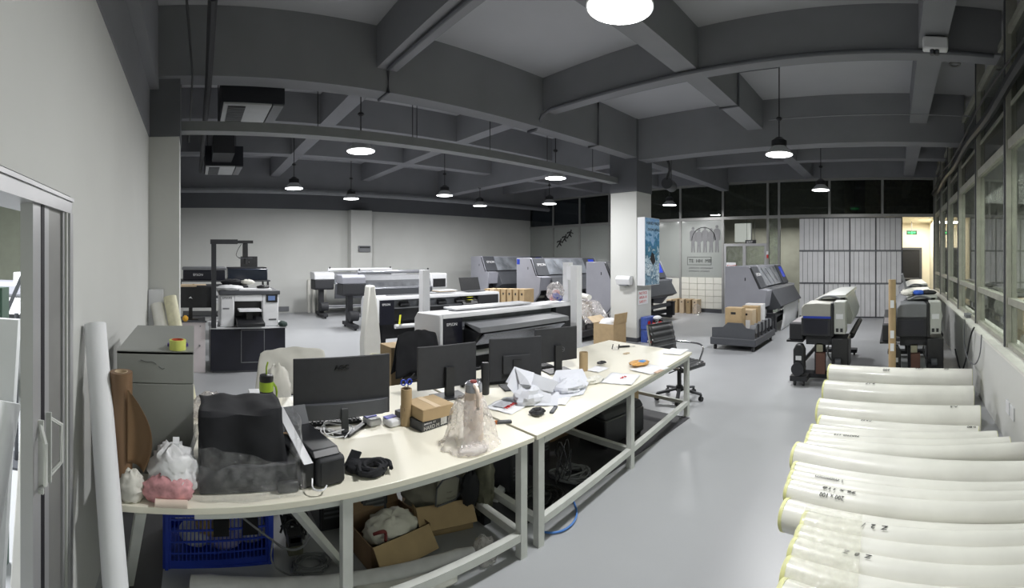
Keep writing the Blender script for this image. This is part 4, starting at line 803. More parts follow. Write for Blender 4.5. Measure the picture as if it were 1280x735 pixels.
# row by row, farthest first
A1, A2 = P(1037, 455, .40), P(1215, 461, .40); RL((1037, 455), (1215, 461), .40, .115, 'farthest paper roll of the stack, on top of the back row', mark=[('200', .75, -.02, .06), ('1/52', 1.15, .03, .06), ('70', 1.5, .03, .06)])
roll(sh(A1, -.115, .1), sh(A2, -.115, .1), .10, 'bottom roll of the back row, nearer the camera'); roll(sh(A1, .095, .1), sh(A2, .095, .1), .10, 'bottom roll of the back row, nearer the printers')
B1, B2 = P(1031, 475, .42), P(1217, 482, .42); RL((1031, 475), (1217, 482), .42, .12, 'second paper roll from the back on top of its row', mark=[('6.17', .5, .03, .06)])
roll(sh(B1, -.12, .105), sh(B2, -.12, .105), .104, 'bottom roll under the second top roll, camera side'); roll(sh(B1, .10, .105), sh(B2, .10, .105), .104, 'bottom roll under the second top roll, far side')
C1, C2 = P(1024, 498, .45), P(1225, 507, .45); RL((1024, 498), (1225, 507), .45, .12, 'third paper roll from the back on top of its row', mark=[('A.5', 1.25, .02, .05)])
RL((1025, 519), (1223, 533), .395, .09, 'narrow roll lying just before the third top roll', mark=[('0.80', 1.3, .02, .045), ('7.6.55', .4, .03, .04)])
roll(sh(C1, .12, .12), sh(C2, .12, .12), .118, 'bottom roll under the third top roll, far side'); roll(sh(C1, -.118, .12), sh(C2, -.118, .12), .118, 'bottom roll under the third top roll, middle'); roll(sh(C1, -.355, .12, .02), sh(C2, -.355, .12, .0), .118, 'bottom roll under the narrow roll')
def row(specs, big, labelbase):
    for (a, b, z, rad, lb, mk) in specs: RL(a, b, z, rad, lb, mark=mk)
D7 = P(995, 553, .50)
row([((1014, 530), (.78, 3.33, 0), .46, .07, 'thin roll farthest back in the fourth row', None), ((1010, 539), (1262, 546), .47, .065, 'thin roll second in the fourth row, its right end yellow', [('NAMO 115', .3, .02, .04)]),
     ((1008, 546), (.93, 3.03, 0), .48, .065, 'thin roll third in the fourth row', None), ((995, 553), (1.0, 2.66, 0), .50, .10, 'thick roll nearest in the fourth row with a clean left end', None)], 0, '')
for k, (dy, q) in ((0, (.42, .155)), (2, (.11, .155))):
    roll((D7.x + .08, D7.y + dy + .02, q), (.98, 2.66 + dy + .08, q), .15, ('far', 'middle', 'near')[k] + ' one of the two bottom rolls under the fourth row')
E1 = P(985, 600, .5)
row([((993, 577), (1.0, 2.44, 0), .48, .065, 'thin roll at the back of the fifth row, with a yellow mark', None), ((989, 588), (1.0, 2.32, 0), .49, .065, 'thin roll second in the fifth row', [('\\ mmmm', .25, .02, .05)]),
     ((985, 600), (1.0, 2.20, 0), .50, .065, 'thin roll third in the fifth row, inked 96x118', [('96 x 118', .28, .03, .055), ('200 x 100', .26, -.02, .035)]), ((981, 624), (1.0, 2.06, 0), .45, .085, 'thick bulging roll nearest in the fifth row', None)], 0, '')
for k, dy in enumerate((.25, -.06)): roll((E1.x + .12, E1.y + dy - .03, .155), (1.0, 2.20 + dy, .155), .15, ('far', 'near')[k] + ' one of the two bottom rolls under the fifth row')
fr = [((1005, 640), 1.97, 'back roll of the nearest row, at the dark gap', [('Z  2  /', .33, .02, .05)]), ((998, 657), 1.84, 'second roll of the nearest row', None), ((991, 673), 1.70, 'third roll of the nearest row', [('Z  8  Z', .28, .03, .045)]), ((983, 697), 1.57, 'fourth roll of the nearest row', None), ((976, 725), 1.44, 'fifth roll of the nearest row, cut by the picture edge', None)]
for (a, yr, lb, mk) in fr: RL(a, (1.0, yr - .02, 0), .50, .068, lb, mark=mk)
F = P(991, 673, .5)
roll((F.x + .05, 1.72 - .08, .43), (1.0, 1.24, .43), .066, 'sixth roll of the nearest row, mostly out of the picture') if 0 else None
for k, dy in enumerate((.10, -.235)): roll((F.x + .10, F.y + dy - .02, .18), (1.0, 1.70 + dy, .18), .165, ('far', 'near')[k] + ' one of the two bottom rolls under the nearest row')
t = thing('plastic_sleeve', 'clear plastic wrap creased over the left ends of the nearest row', 'plastic sheet', (0, 0, 0))
def slv(u, v):
    a = P(1005, 633, .5); b = P(976, 728, .5); p = a.lerp(b, v); d = Vector((1, -.13, 0)).normalized()
    q = p + d * (u * .30 + .01); k = (v * 4.3) % 1.0
    return (q.x, q.y, .503 + .008 * noise.noise(Vector((u * 9, v * 22, 0))) + .004)
MB().grid(slv, 16, 60).obj('film', film('roll_wrap_film', (.99, .99, .97), .84, .14, 20, (.85, .85, .72), .8), t)
# ================================================================= DESKS
def desk(label, corners, legs, zt=.71, group='cream topped desks'):
    c0 = corners[0]; t = thing('desk', label, 'desk', (c0[0], c0[1], 0), 0, group); cs = [(x - c0[0], y - c0[1]) for x, y in corners]
    MB().prism(cs, zt - .03, zt, 'z').obj('desktop', TABLE, t, bev=.003)
    for x, y in legs: B((x - c0[0] - .025, y - c0[1] - .025, 0), (x - c0[0] + .025, y - c0[1] + .025, zt - .03)).obj('leg', WMET, t)
    return t, c0
t, c0 = desk('cream desk on white steel legs nearest the camera, with the wrapped printer', [(-1.925, -.41), (-1.945, 1.86), (-3.40, 1.86), (-3.36, -.41)], [(-1.975, .70), (-1.985, 1.79), (-3.33, .70), (-3.33, 1.79)])
def seg(t, c0, p, q, w_=.045, h_=.045, nm='rail'): MB().bar((p[0] - c0[0], p[1] - c0[1], p[2]), (q[0] - c0[0], q[1] - c0[1], q[2]), w_, h_).obj(nm, WMET, t)
seg(t, c0, (-1.985, .73, .13), (-1.985, 1.765, .13)); seg(t, c0, (-3.33, .73, .13), (-3.33, 1.765, .13)); seg(t, c0, (-2.01, 1.79, .13), (-3.30, 1.79, .13)); seg(t, c0, (-2.0, .0, .655), (-2.0, 1.76, .655)); seg(t, c0, (-3.3, .0, .655), (-3.3, 1.76, .655))
seg(t, c0, (-1.98, -.24, .66), (-2.42, -.36, .0), .05, .03, 'splayed_leg'); seg(t, c0, (-2.0, .44, .66), (-2.42, .86, .0), .05, .03, 'splayed_leg')
seg(t, c0, (-3.28, -.24, .66), (-3.28, -.30, .0), .05, .03, 'splayed_leg')
t, c0 = desk('cream desk farther from the camera, with loose papers and open end', [(-1.95, 1.885), (-2.229, 4.565), (-3.47, 4.66), (-3.42, 1.885)], [(-1.99, 1.94), (-2.12, 3.15), (-2.265, 4.5), (-3.37, 1.94), (-3.38, 3.15), (-3.40, 4.58)])
for z in (.15, .655):
    seg(t, c0, (-1.993, 1.97, z), (-2.117, 3.12, z)); seg(t, c0, (-2.123, 3.18, z), (-2.262, 4.47, z))
seg(t, c0, (-3.37, 1.97, .15), (-3.40, 4.55, .15)); seg(t, c0, (-2.02, 1.94, .15), (-3.34, 1.94, .15)); seg(t, c0, (-2.15, 3.15, .15), (-3.35, 3.15, .15)); seg(t, c0, (-2.29, 4.5, .15), (-3.37, 4.58, .15), .035, .035)
ZT = .711
def monitor(label, c, w_, h_, zb, yaw, logo=None, group='monitors on the desks', arm=True, m=BLKM, foot='flat', plate=True):
    """seen from the back; local +x is the back"""
    t = thing('monitor', label, 'monitor', (c[0], c[1], ZT), yaw, group)
    MB().prism([(-.012, -w_ / 2), (.008, -w_ / 2), (.014, 0), (.008, w_ / 2), (-.012, w_ / 2), (-.008, 0)], zb, zb + h_, 'z').obj('screen_back', m, t, bev=.004)
    B((-.016, -w_ / 2 + .01, zb + .012), (-.0135, w_ / 2 - .01, zb + h_ - .01)).obj('screen', BLK, t)
    if foot == 'wing':
        MB().prism([(.009, -w_ / 2 + .01), (.035, -w_ / 2 + .06), (.045, 0), (.035, w_ / 2 - .06), (.009, w_ / 2 - .01)], zb + .005, zb + .10, 'z').obj('rear_hump', DGR, t, bev=.004)
        MB().prism([(.046, .0), (.075, .0), (.055, .15), (.046, .16)], -.02, .02).obj('neck', BLK, t); MB().bar((.02, 0, zb + .02), (.07, 0, .02), .035, .02).obj('stem', BLK, t)
        for s_ in (-1, 1): MB().bar((.10, 0, .012), (-.06, s_ * .16, .010), .035, .016).obj('foot', BLK, t)
    else:
        if plate: B((.012, -.12, zb + .06), (.035, .12, zb + h_ * .6)).obj('rear_plate', BLKM, t, bev=.004)
        B((.014, -.035, .01), (.05, .035, zb + h_ * .5)).obj('stem', BLK, t); B((-.07, -.13, 0), (.11, .13, .012)).obj('foot', BLK, t, bev=.004)
    return t
m1 = monitor('largest black monitor with lettering on its back, on the near desk', (-2.62, .905), .62, .375, .09, radians(-4), foot='wing'); text('AOC', mat('gloss_black', (8, 8, 10), .15), m1, (.018, -.055, .09 + .375 - .075), .042, ext=.002)
m2 = monitor('plain black monitor behind the two stacked boxes', (-2.93, 1.87), .51, .33, .07, radians(-6), plate=False)
m3 = monitor('black monitor with rear plate behind the crumpled white papers', (-2.80, 2.46), .46, .35, .06, radians(-22))
m4 = monitor('black monitor with a ring logo, farthest along the desks', (-2.92, 3.08), .46, .32, .09, radians(-16), plate=False); MB().ring((.0145, .06, .20), (.0165, .06, .20), .024, .020, 24).obj('logo_ring', MGR, m4); text('DELL', MGR, m4, (.015, .042, .194), .016)
def keyboard(label, loc, rz, Lk=.44):
    t = thing('keyboard', label, 'keyboard', loc, rz, 'keyboards behind the monitors'); B((-.07, -Lk / 2, 0), (.07, Lk / 2, .018)).obj('case', BLK, t, bev=.004)
    m = MB()
    for a in range(5):
        for b in range(16):
            m.box((-.062 + a * .025, -Lk / 2 + .012 + b * (Lk - .02) / 16, .018), (-.062 + a * .025 + .019, -Lk / 2 + .012 + b * (Lk - .02) / 16 + .019, .027))
    o = m.obj('keys', DGR, t, smooth=0); o['kind'] = 'stuff'
keyboard('black keyboard behind the largest monitor', (-2.80, .86, ZT), radians(-5)); keyboard('black keyboard behind the ring logo monitor', (-3.12, 2.95, ZT), radians(-10)); keyboard('black keyboard behind the rear plate monitor', (-3.05, 2.32, ZT), radians(-20))
tag(MB().lathe([(.03, 0), (.033, .01), (.033, .22), (.028, .25)], (0, 0, 0), 18).obj('speaker', BLK, loc=(-2.80, 2.14, ZT)), 'black upright cylinder between two monitors', 'bottle')
# cabinet on the desk
t = thing('filing_cabinet', 'grey steel filing cabinet against the left wall, on the near desk', 'cabinet', (-2.22, -.39, ZT))
B((-.84, 0, 0), (-.012, .385, .60)).obj('body', STEELG, t, bev=.004); B((-.012, .0, .455), (.0, .385, .612)).obj('drawer', STEELG, t, bev=.002); B((-.012, .0, .0), (.0, .385, .45)).obj('drawer', STEELG, t, bev=.002); B((-.845, -.002, .60), (-.0, .387, .612)).obj('top', STEELG, t)
MB().tube([(.001, .12, .57), (.001, .15, .56), (.001, .18, .562), (.001, .2, .55)], .0015, 4, 1).obj('scratch', DGR, t); MB().tube([(.001, .21, .54), (.001, .23, .525), (.001, .24, .53)], .0015, 4, 1).obj('scratch', DGR, t)
q = P(222, 437, ZT + .612); t = thing('tape_roll', 'yellow green tape roll on top of the filing cabinet', 'tape', (q.x, q.y, ZT + .613)); MB().ring((0, 0, 0), (0, 0, .05), .043, .03, 24).obj('tape', mat('lime_tape', (206, 212, 110), .45), t); MB().ring((0, 0, .002), (0, 0, .052), .0305, .027, 24).obj('core', mat('orange_core', (196, 90, 60), .6), t)
t = thing('scissors', 'purple handled scissors lying behind the tape roll', 'scissors', (q.x - .09, q.y - .01, ZT + .613)); MB().ring((0, -.02, .0), (0, -.02, .014), .028, .018, 18).obj('handle', mat('purple_plastic', (60, 40, 120), .4), t); MB().ring((0, .035, .0), (0, .035, .014), .028, .018, 18).obj('handle', mat('purple_plastic', (60, 40, 120), .4), t); MB().bar((-.02, .0, .012), (-.13, .02, .012), .014, .004).obj('blade', STEEL, t)
# kraft roll with curling sheet
t = thing('kraft_roll', 'brown kraft paper roll standing before the cabinet, its end curling', 'paper roll', (-2.02, -.335, ZT)); MB().ring((0, 0, 0), (0, 0, .56), .052, .03, 28).obj('roll', KRAFT, t); MB().ring((0, 0, .001), (0, 0, .562), .0305, .027, 24).obj('core', CARDL, t)
def curl(u, v):
    z = .14 + v * .35; reach = .006 + .105 * max(0, sin((1 - v) * pi * .80)) ** .9
    return (.05 - .06 * sin(u * 2.6) * (1 - v) * .8, .035 + reach * u, z + .05 * (1 - v) * (.5 - u))
MB().grid(curl, 14, 16).obj('curling_sheet', mat('kraft_inside', (112, 86, 58), .7), t, solid=.002)
tag(MB().ring((0, 0, 0), (.46, .225, 1.475), .053, .046, 28).obj('leaning_roll', PAPER, loc=(-1.60, -.25, .03), rotz=0) if 0 else (lambda o: (MB().cyl((-2.083, -.4707, 1.455), (-2.0877, -.4729, 1.469), .047, n=20).obj('roll_hole_shade', BLKM, o), o)[1])(MB().ring((-1.60, -.24, .01), (-2.09, -.474, 1.475), .053, .046, 28).obj('leaning_roll', PAPER)), 'long white paper roll leaning on the wall before the desk', 'paper roll')  # dark disc near the top paints the shade inside the hollow roll
# wrapped printer
t = thing('wrapped_printer', 'black printer under cloth and clear plastic on the near desk', 'printer', (-2.03, .02, ZT))
MB().prism([(-.42, 0), (-.42, .12), (-.02, .12), (.0, .04), (.0, 0)], .0, .46).obj('base', BLKM, t, bev=.01); MB().box((.0, .36, .0), (.03, .46, .05)).obj('base_foot', BLK, t, bev=.01)
def drape(u, v):
    # cloth over a box, hanging at the front
    y = .005 + u * .40 + .008 * sin(v * 9); s_ = v * .62
    if s_ < .30: x = -.36 + s_; z = .345 + .012 * sin(u * 7 + 1) * (s_ / .3)
    else: x = -.06 + .01 * sin(u * 11) + (s_ - .30) * .12; z = .345 - (s_ - .30) * .9
    return (x + .012 * noise.noise(Vector((u * 4, v * 5, 2))), y, z + .012 * noise.noise(Vector((u * 5, v * 4, 9))))
MB().box((-.37, .02, .12), (-.085, .39, .33)).obj('scanner_unit', CLOTHB, t, bev=.015); MB().grid(drape, 18, 24).obj('cloth', CLOTHB, t, solid=.006)
t = thing('plastic_wrap', 'clear plastic wrap slumped around the black wrapped printer', 'plastic sheet', (-2.03, .02, ZT))
def wrap(u, v):
    pts = [(-.40, -.02), (-.1, -.05), (.03, -.06), (.065, .08), (.07, .28), (.055, .47), (-.08, .53), (-.25, .52), (-.40, .49)]
    k = u * (len(pts) - 1); i = min(int(k), len(pts) - 2); f = k - i; a, b = pts[i], pts[i + 1]; x = a[0] + (b[0] - a[0]) * f; y = a[1] + (b[1] - a[1]) * f
    h = .12 + .10 * abs(sin(u * 5.1)) + (.12 if u > .6 else 0) + (.10 if u < .25 else 0); cx, cy = -.17, .23; w_ = 1.02 - .16 * v + .06 * noise.noise(Vector((u * 14, v * 3, 4)))
    return (cx + (x - cx) * w_ , cy + (y - cy) * w_ + .012 * noise.noise(Vector((u * 20, v * 6, 1))), .003 + v * h + .01 * noise.noise(Vector((u * 16, v * 5, 7))) * v)
MB().grid(wrap, 90, 14).obj('film', FILMC, t)
# bags left of it
t = thing('white_bag', 'crumpled white plastic bag before the filing cabinet', 'bag', (-2.06, -.10, ZT)); MB().blob((0, 0, .09), (.10, .11, .13), .35, 2.6, 34, 24, seed=11, flat=.3).obj('film', mat('white_bag_film', (222, 222, 224), .4, var=.06, bump=.2), t); MB().prism([(-.03, .17), (.0, .165), (.015, .23), (-.01, .25)], -.0, .03).obj('tied_ear', PAPER, t)
t = thing('printed_bag', 'pink and red printed packet below the white bag', 'bag', (-1.975, -.12, ZT)); MB().blob((0, 0, .05), (.04, .11, .07), .3, 2.6, 26, 16, seed=12, flat=.3).obj('packet', PINK, t); MB().cyl((.045, -.05, .018), (.05, .09, .018), .017, n=12).obj('pink_tube', SKIN, t)
t = thing('white_rag', 'crumpled white rag at the left edge of the near desk', 'cloth', (-1.985, -.285, ZT)); MB().blob((0, 0, .05), (.05, .06, .08), .35, 3, 26, 18, seed=13, flat=.35).obj('rag', CLOTHW, t)
# clutter behind the wrapped printer
for k, (px, py, m, r_, l) in enumerate(((262, 520, FILMW, (.12, .13, .10), 'milky plastic bag behind the wrapped printer, next to the cabinet'), (283, 510, PINK, (.07, .08, .045), 'small pink packet behind the wrapped printer'), (262, 503, CLOTHB, (.06, .07, .04), 'dark scrap with red spots on the back desk edge'))):
    q = P(px, py, ZT); t = thing(('plastic_bag', 'packet', 'scrap')[k], l, ('bag', 'packet', 'scrap')[k], (q.x, q.y, ZT)); MB().blob((0, 0, r_[2] * .6), r_, .3, 3, 22, 14, seed=30 + k, flat=.4).obj(('film', 'wrapping', 'cloth')[k], m, t)
q = P(305, 512, ZT); t = thing('paper_stack', 'small stack of sheets and a clear sleeve behind the wrapped printer', 'papers', (q.x, q.y, ZT)); 
for k in range(4): MB().box((-.1, -.12 + k * .01, k * .012), (.08, .1 + k * .015, k * .012 + .009)).obj('sheet', (PAPER, MGR, mat('pale_green_paper', (196, 206, 180), .6), PAPER)[k], t)
q = P(318, 500, ZT); t = thing('small_carton', 'small white carton with dark stripe left of the flask', 'box', (q.x, q.y, ZT)); B((-.05, -.04, 0), (.05, .05, .07)).obj('carton', PAPER, t); B((.05, -.03, .02), (.052, .04, .05)).obj('stripe', DGR, t)
q = P(333, 515, ZT); t = thing('flask', 'black drinking flask with a lime band and straw', 'flask', (q.x, q.y, ZT)); MB().lathe([(.04, 0), (.046, .02), (.048, .15)], n=22).obj('body', BLK, t); MB().lathe([(.049, .15), (.05, .16), (.05, .205), (.049, .215)], n=22).obj('band', LIME, t); MB().lathe([(.048, .215), (.05, .24), (.046, .26), (.03, .265)], n=22).obj('lid', BLK, t); MB().tube([(0, 0, .26), (.0, -.0, .31), (.0, .01, .35)], .006, 6).obj('straw', LIME, t); MB().tube([(0, .048, .2), (.0, .075, .16), (0, .07, .08), (0, .048, .05)], .008, 6, 1).obj('grip', LIME, t)
# ink printer right of the wrapped one
t = thing('desk_printer', 'compact black desk printer with raised paper tray on the near desk', 'printer', (-1.985, .50, ZT), radians(10))
B((-.40, .07, 0), (.0, .22, .135)).obj('body', BLKM, t, bev=.02); B((-.38, .0, 0), (-.03, .07, .13)).obj('ink_side', BLK, t, bev=.01)
MB().prism([(-.39, .135), (-.02, .135), (-.05, .165), (-.38, .165)], .06, .20).obj('scanner_lid', BLK, t, bev=.006); MB().prism([(-.40, .14), (-.37, .14), (-.44, .25), (-.455, .245)], .02, .2).obj('rear_tray', DGR, t)
MB().prism([(-.03, .125), (-.012, .125), (-.40, .27), (-.42, .265)], .005, .05).obj('white_sheet', PAPER, t); B((.0, .085, .02), (.003, .205, .12)).obj('front_panel', BLK, t); MB().tube([(.0, .04, .06), (.04, .02, .03), (.06, .07, .025), (.03, .10, .028)], .004, 6, 2).obj('white_cable', PWH, t)
q = P(360, 548, ZT); tag(MB().blob((0, 0, .05), (.035, .05, .06), .3, 3, 16, 10, seed=3, flat=.3).obj('snack_packet', mat('peach_paper', (224, 190, 160), .6, var=.2, scale=20), loc=(q.x, q.y, ZT)), 'peach coloured packet wedged between the two printers', 'packet')
def squiggle(c, n, rx, ry, rz_, seed, turns=3):
    rnd = random.Random(seed); return [(c[0] + rx * cos(k * turns * 2 * pi / n + rnd.random()) * rnd.uniform(.5, 1), c[1] + ry * sin(k * turns * 2 * pi / n + rnd.random()) * rnd.uniform(.5, 1), c[2] + rnd.uniform(0, rz_)) for k in range(n)]
def cables(name, label, loc, m, n, rad, rx, ry, rz_, seed, strands=2, turns=3, cat='cable', zmin=.006):
    t = thing(name, label, cat, loc)
    for s_ in range(strands): MB().tube(squiggle((0, 0, max(zmin, rad)), n, rx, ry, rz_, seed + s_, turns), rad, 6, 2).obj('strand', m, t)
    return t
q = P(465, 590, ZT); cables('strap_heap', 'black straps and cable in a heap on the near desk', (q.x, q.y, ZT), CLOTHB, 16, .012, .09, .11, .03, 5, 3); q = P(452, 588, ZT)
t = thing('black_pouch', 'folded black pouch beside the strap heap', 'pouch', (q.x - .02, q.y - .03, ZT)); MB().blob((0, 0, .02), (.06, .05, .03), .25, 3, seed=2, flat=.3).obj('cloth', CLOTHB, t); MB().bar((-.02, -.01, .03), (-.05, .03, .07), .06, .01).obj('flap', BLK, t)
q = P(424, 546, ZT); cables('white_cable_heap', 'white cables hanging about the foot of the largest monitor', (q.x - .06, q.y, ZT), PWH, 10, .004, .12, .14, .06, 8, 2, 2)
for k, (px, py) in enumerate(((465, 530), (490, 531))):
    q = P(px, py, ZT); t = thing('tissue_pack', ('left white and blue tissue pack right of the largest monitor', 'right white and blue tissue pack beside the tube holder')[k], 'tissue pack', (q.x, q.y, ZT), radians(12), 'tissue packs')
    B((-.05, -.045, 0), (.05, .045, .045)).obj('pack', PWH, t, bev=.012); B((-.045, -.04, .045), (.0, .04, .05)).obj('blue_print', mat('violet_blue', (80, 84, 190), .4), t)
q = P(508, 531, ZT); t = thing('tube_holder', 'two stacked brown tube pieces holding the scissors', 'holder', (q.x, q.y, ZT)); MB().ring((0, 0, 0), (0, 0, .12), .040, .032, 24).obj('lower_tube', CARD, t); MB().ring((0, 0, .12), (0, 0, .235), .036, .03, 24).obj('upper_tube', CARD, t); B((-.03, -.03, .1), (.03, .03, .12)).obj('packing', CARDD, t)
t = thing('blue_scissors', 'scissors with blue handles standing in the tube holder', 'scissors', (q.x, q.y, ZT + .121))
for s_ in (-1, 1): MB().ring((-.004, s_ * .022, .155), (.004, s_ * .022, .155), .021, .014, 20).obj('handle', BLUE, t); MB().bar((0, s_ * .012, .135), (0, -s_ * .004, .0), .012, .004).obj('blade', STEEL, t)
tag(MB().tube([(0, 0, 0), (.0, .01, .15), (0, .06, .20)], .005, 6, 1).obj('black_pen', BLK, loc=(q.x - .02, q.y + .01, ZT + .121)), 'black marker leaning out of the tube holder', 'pen')
t = thing('printed_box', 'flat black box with silver lettering under the brown carton', 'box', (-2.40, 1.345, ZT), radians(10)); B((-.29, 0, 0), (0, .25, .062)).obj('carton', mat('black_printed_card', (52, 54, 58), .4, var=.3, scale=22), t, bev=.003); text('HARD M VI', mat('silver_print', (180, 180, 176), .4), t, (.001, .012, .008), .034); text('SAMSUNG  SSD', INKW, t, (.001, .015, .042), .014); B((0, .155, .012), (.002, .205, .058)).obj('white_label', PWH, t)
t = carton((-2.52, 1.46, ZT + .0635), (.23, .24, .075), 'small brown carton on top of the flat black box', CARD, radians(4), None, False)
# pitcher in a bag
q = P(592, 556, ZT); t = thing('pitcher', 'pale pink lidded jug standing in the clear bag', 'jug', (q.x - .03, q.y + .02, ZT)); MB().lathe([(.05, 0), (.058, .02), (.06, .14), (.054, .24), (.050, .30)], n=24).obj('body', SKIN, t); MB().lathe([(.051, .30), (.051, .345), (.04, .355), (.030, .347)], n=24).obj('steel_collar', SILV, t); MB().lathe([(.022, .352), (.020, .362), (.004, .366)], n=16).obj('lid', mat('dark_red_lid', (130, 60, 56), .5), t); MB().tube([(.04, -.02, .345), (.085, -.03, .33), (.088, -.03, .22), (.055, -.02, .2)], .012, 8, 2).obj('handle', SKIN, t)
t = thing('clear_bag', 'large crumpled clear bag round the pale jug', 'bag', (q.x - .02, q.y, ZT)); 
def bagf(u, v):
    a_ = 2 * pi * u; r_ = .062 + .072 * (1 - v) ** .8 + (.012 if v < .04 else 0); k_ = 1 + (.22 - .1 * v) * noise.noise(Vector((cos(a_) * 2.2, sin(a_) * 2.2, v * 1.6 + 4))) + .10 * noise.noise(Vector((cos(a_) * 6, sin(a_) * 6, v * 3)))
    return (r_ * k_ * cos(a_) * 1.05, r_ * k_ * sin(a_) * 1.25 - .01, .003 + .27 * v + (.015 * noise.noise(Vector((cos(a_) * 3, sin(a_) * 3, 7))) if v > .1 else 0))
MB().grid(bagf, 72, 26).obj('film', FILMW, t, smooth=80); MB().blob((.10, -.06, .02), (.06, .09, .03), .3, 3, 22, 12, seed=15, flat=.3).obj('bag_tail', FILMW, t)
q = P(632, 529, ZT); t = thing('utility_knife', 'grey utility knife with orange end beside the clear bag', 'knife', (q.x, q.y, ZT), radians(60)); B((-.06, -.012, 0), (.04, .012, .018)).obj('handle', DGR, t, bev=.003); B((-.05, -.008, .018), (.03, .008, .020)).obj('slide', SILV, t); MB().lathe([(.012, 0), (.012, .018)], (0, 0, 0), 12).obj('orange_end', mat('burnt_orange', (190, 110, 50), .5), t, loc=(-.06, 0, 0))
# papers
for k, (px, py, rz, sx_, sy_, l) in enumerate(((636, 507, .3, .24, .30, 'newspaper with red print lying before the black cylinder'), (655, 500, -.2, .2, .28, 'white sheet partly under the crumpled cloth'), (747, 462, .1, .15, .2, 'white notepad beyond the brown tube'), (776, 474, .35, .28, .34, 'large white sheet with red scribbles on the far desk'), (812, 462, -.1, .26, .30, 'creased white sheet drooping over the far desk edge'), (845, 440, .15, .21, .3, 'pale blue sheet at the far corner of the far desk'), (695, 500, .5, .2, .22, 'loose white sheet before the crumpled papers'))):
    q = P(px, py, ZT); t = thing('paper_sheet', l, 'paper', (q.x, q.y, ZT + (.002 if k in (1, 4) else 0)), rz); sd = k * 3.1
    MB().grid(lambda u, v: ((u - .5) * sx_, (v - .5) * sy_, .003 + .012 * abs(noise.noise(Vector((u * 3, v * 3, sd))))), 10, 10).obj('sheet', PAPER, t, solid=.0012)
    if k == 0: text('NEWS', RED, t, (.05, -.1, .016), .05, 'up', rz=pi / 2); B((-.08, -.1, .014), (.02, .1, .016)).obj('grey_print', mat('newsprint', (170, 172, 178), .7, var=.2, scale=60), t)
    if k == 3: MB().tube([(.0, -.03, .016), (.03, .0, .018), (.0, .02, .016), (.05, .03, .018), (.02, .05, .016)], .004, 5, 1).obj('red_scribble', RED, t)
def heap(name, label, cat, c, size, m, seed, extra=None):
    t = thing(name, label, cat, c)
    MB().blob((0, 0, size[2] * .55), size, .45, 1.7, 17, 11, seed=seed, flat=.42).obj('folded_mass', m, t, smooth=18)
    return t
CRUM = mat('crumpled_white_sheet', (206, 208, 216), .7, var=.03, bump=.1)
q = P(663, 503, ZT); t = heap('crumpled_sheet', 'tall crumpled white sheet before the rear plate monitor', 'paper', (q.x, q.y, ZT), (.10, .13, .09), CRUM, 41)
def sheets(parent, polys):
    for pl in polys:
        v = [P(*p) - Vector(parent.location) for p in pl]; c = sum(v, Vector()) / len(v); c = c + Vector((random.uniform(-.006, .006), 0, random.uniform(0, .006)))
        MB().add(v + [c], [(i, (i + 1) % len(v), len(v)) for i in range(len(v))]).obj('folded_sheet', CRUM, parent, solid=.003, smooth=0)
sheets(t, [[(632, 478, .86), (643, 458, .97), (698, 477, .87), (690, 490, .80)], [(643, 458, .97), (652, 484, .82), (652, 504, .73), (634, 482, .85)], [(648, 480, .86), (690, 487, .81), (688, 505, .725), (648, 504, .73)], [(664, 490, .78), (699, 490, .79), (697, 507, .718), (662, 507, .718)], [(644, 459, .968), (668, 466, .93), (664, 482, .86), (650, 480, .86)]])
q = P(712, 489, ZT); t = heap('crumpled_sheet', 'flatter crumpled white sheet beside the brown tube', 'paper', (q.x, q.y, ZT), (.10, .15, .06), CRUM, 42)
sheets(t, [[(686, 484, .745), (695, 463, .83), (728, 461, .81), (736, 478, .735)], [(686, 484, .745), (736, 478, .735), (729, 493, .716), (690, 499, .716)], [(700, 470, .80), (724, 466, .81), (722, 486, .735), (702, 488, .735)]])
q = P(738, 478, ZT); t = heap('tape_loop', 'pale wrapper curling at the right of the crumpled sheets', 'wrapper', (q.x + .03, q.y + .02, ZT), (.05, .10, .035), CLOTHW, 43)
q = P(672, 518, ZT); cables('black_cable_coil', 'coil of black cable at the joint of the two desks', (q.x, q.y, ZT), BLK, 14, .009, .055, .07, .02, 51, 3); q = P(693, 513, ZT); t = thing('black_strap', 'flat dark strap beside the black cable coil', 'strap', (q.x, q.y, ZT), radians(30)); MB().box((-.02, -.07, .0), (.01, .07, .012)).obj('strap', DGR, t, bev=.004)
q = P(729.5, 463, ZT); tag(MB().ring((0, 0, 0), (0, 0, .175), .042, .036, 26).obj('cardboard_tube', CARD, loc=(q.x, q.y, ZT)), 'short brown cardboard tube standing right of the ring logo monitor', 'tube')
q = P(752, 457, ZT); cables('black_gadget', 'small black cable bundle on the white notepad', (q.x, q.y, ZT + .018), BLK, 10, .009, .04, .07, .01, 61, 2)
q = P(782, 434, ZT); t = thing('black_knife', 'black handled cutter beyond the pens on the far desk', 'knife', (q.x, q.y, ZT), radians(-40)); MB().box((-.015, -.09, 0), (.015, .05, .02)).obj('handle', BLK, t, bev=.004); MB().box((-.008, .05, .006), (.008, .12, .009)).obj('blade', STEEL, t)
q = P(769, 437, ZT); t = thing('clear_cup', 'small clear cup with dark pens on the far desk', 'cup', (q.x, q.y, ZT)); MB().ring((0, 0, 0), (0, 0, .035), .035, .031, 18).obj('cup', FILMC, t); MB().bar((-.04, -.01, .004), (-.03, .0, .06), .01, .01).obj('pen', BLK, t); MB().bar((.03, .02, .004), (.035, .03, .06), .01, .01).obj('pen', BLK, t)
q = P(783, 442, ZT); tag(B((-.02, -.04, 0), (.02, .04, .008)).obj('wooden_piece', CARDL, loc=(q.x, q.y, ZT)), 'small flat wooden piece before the black cutter', 'wood piece')
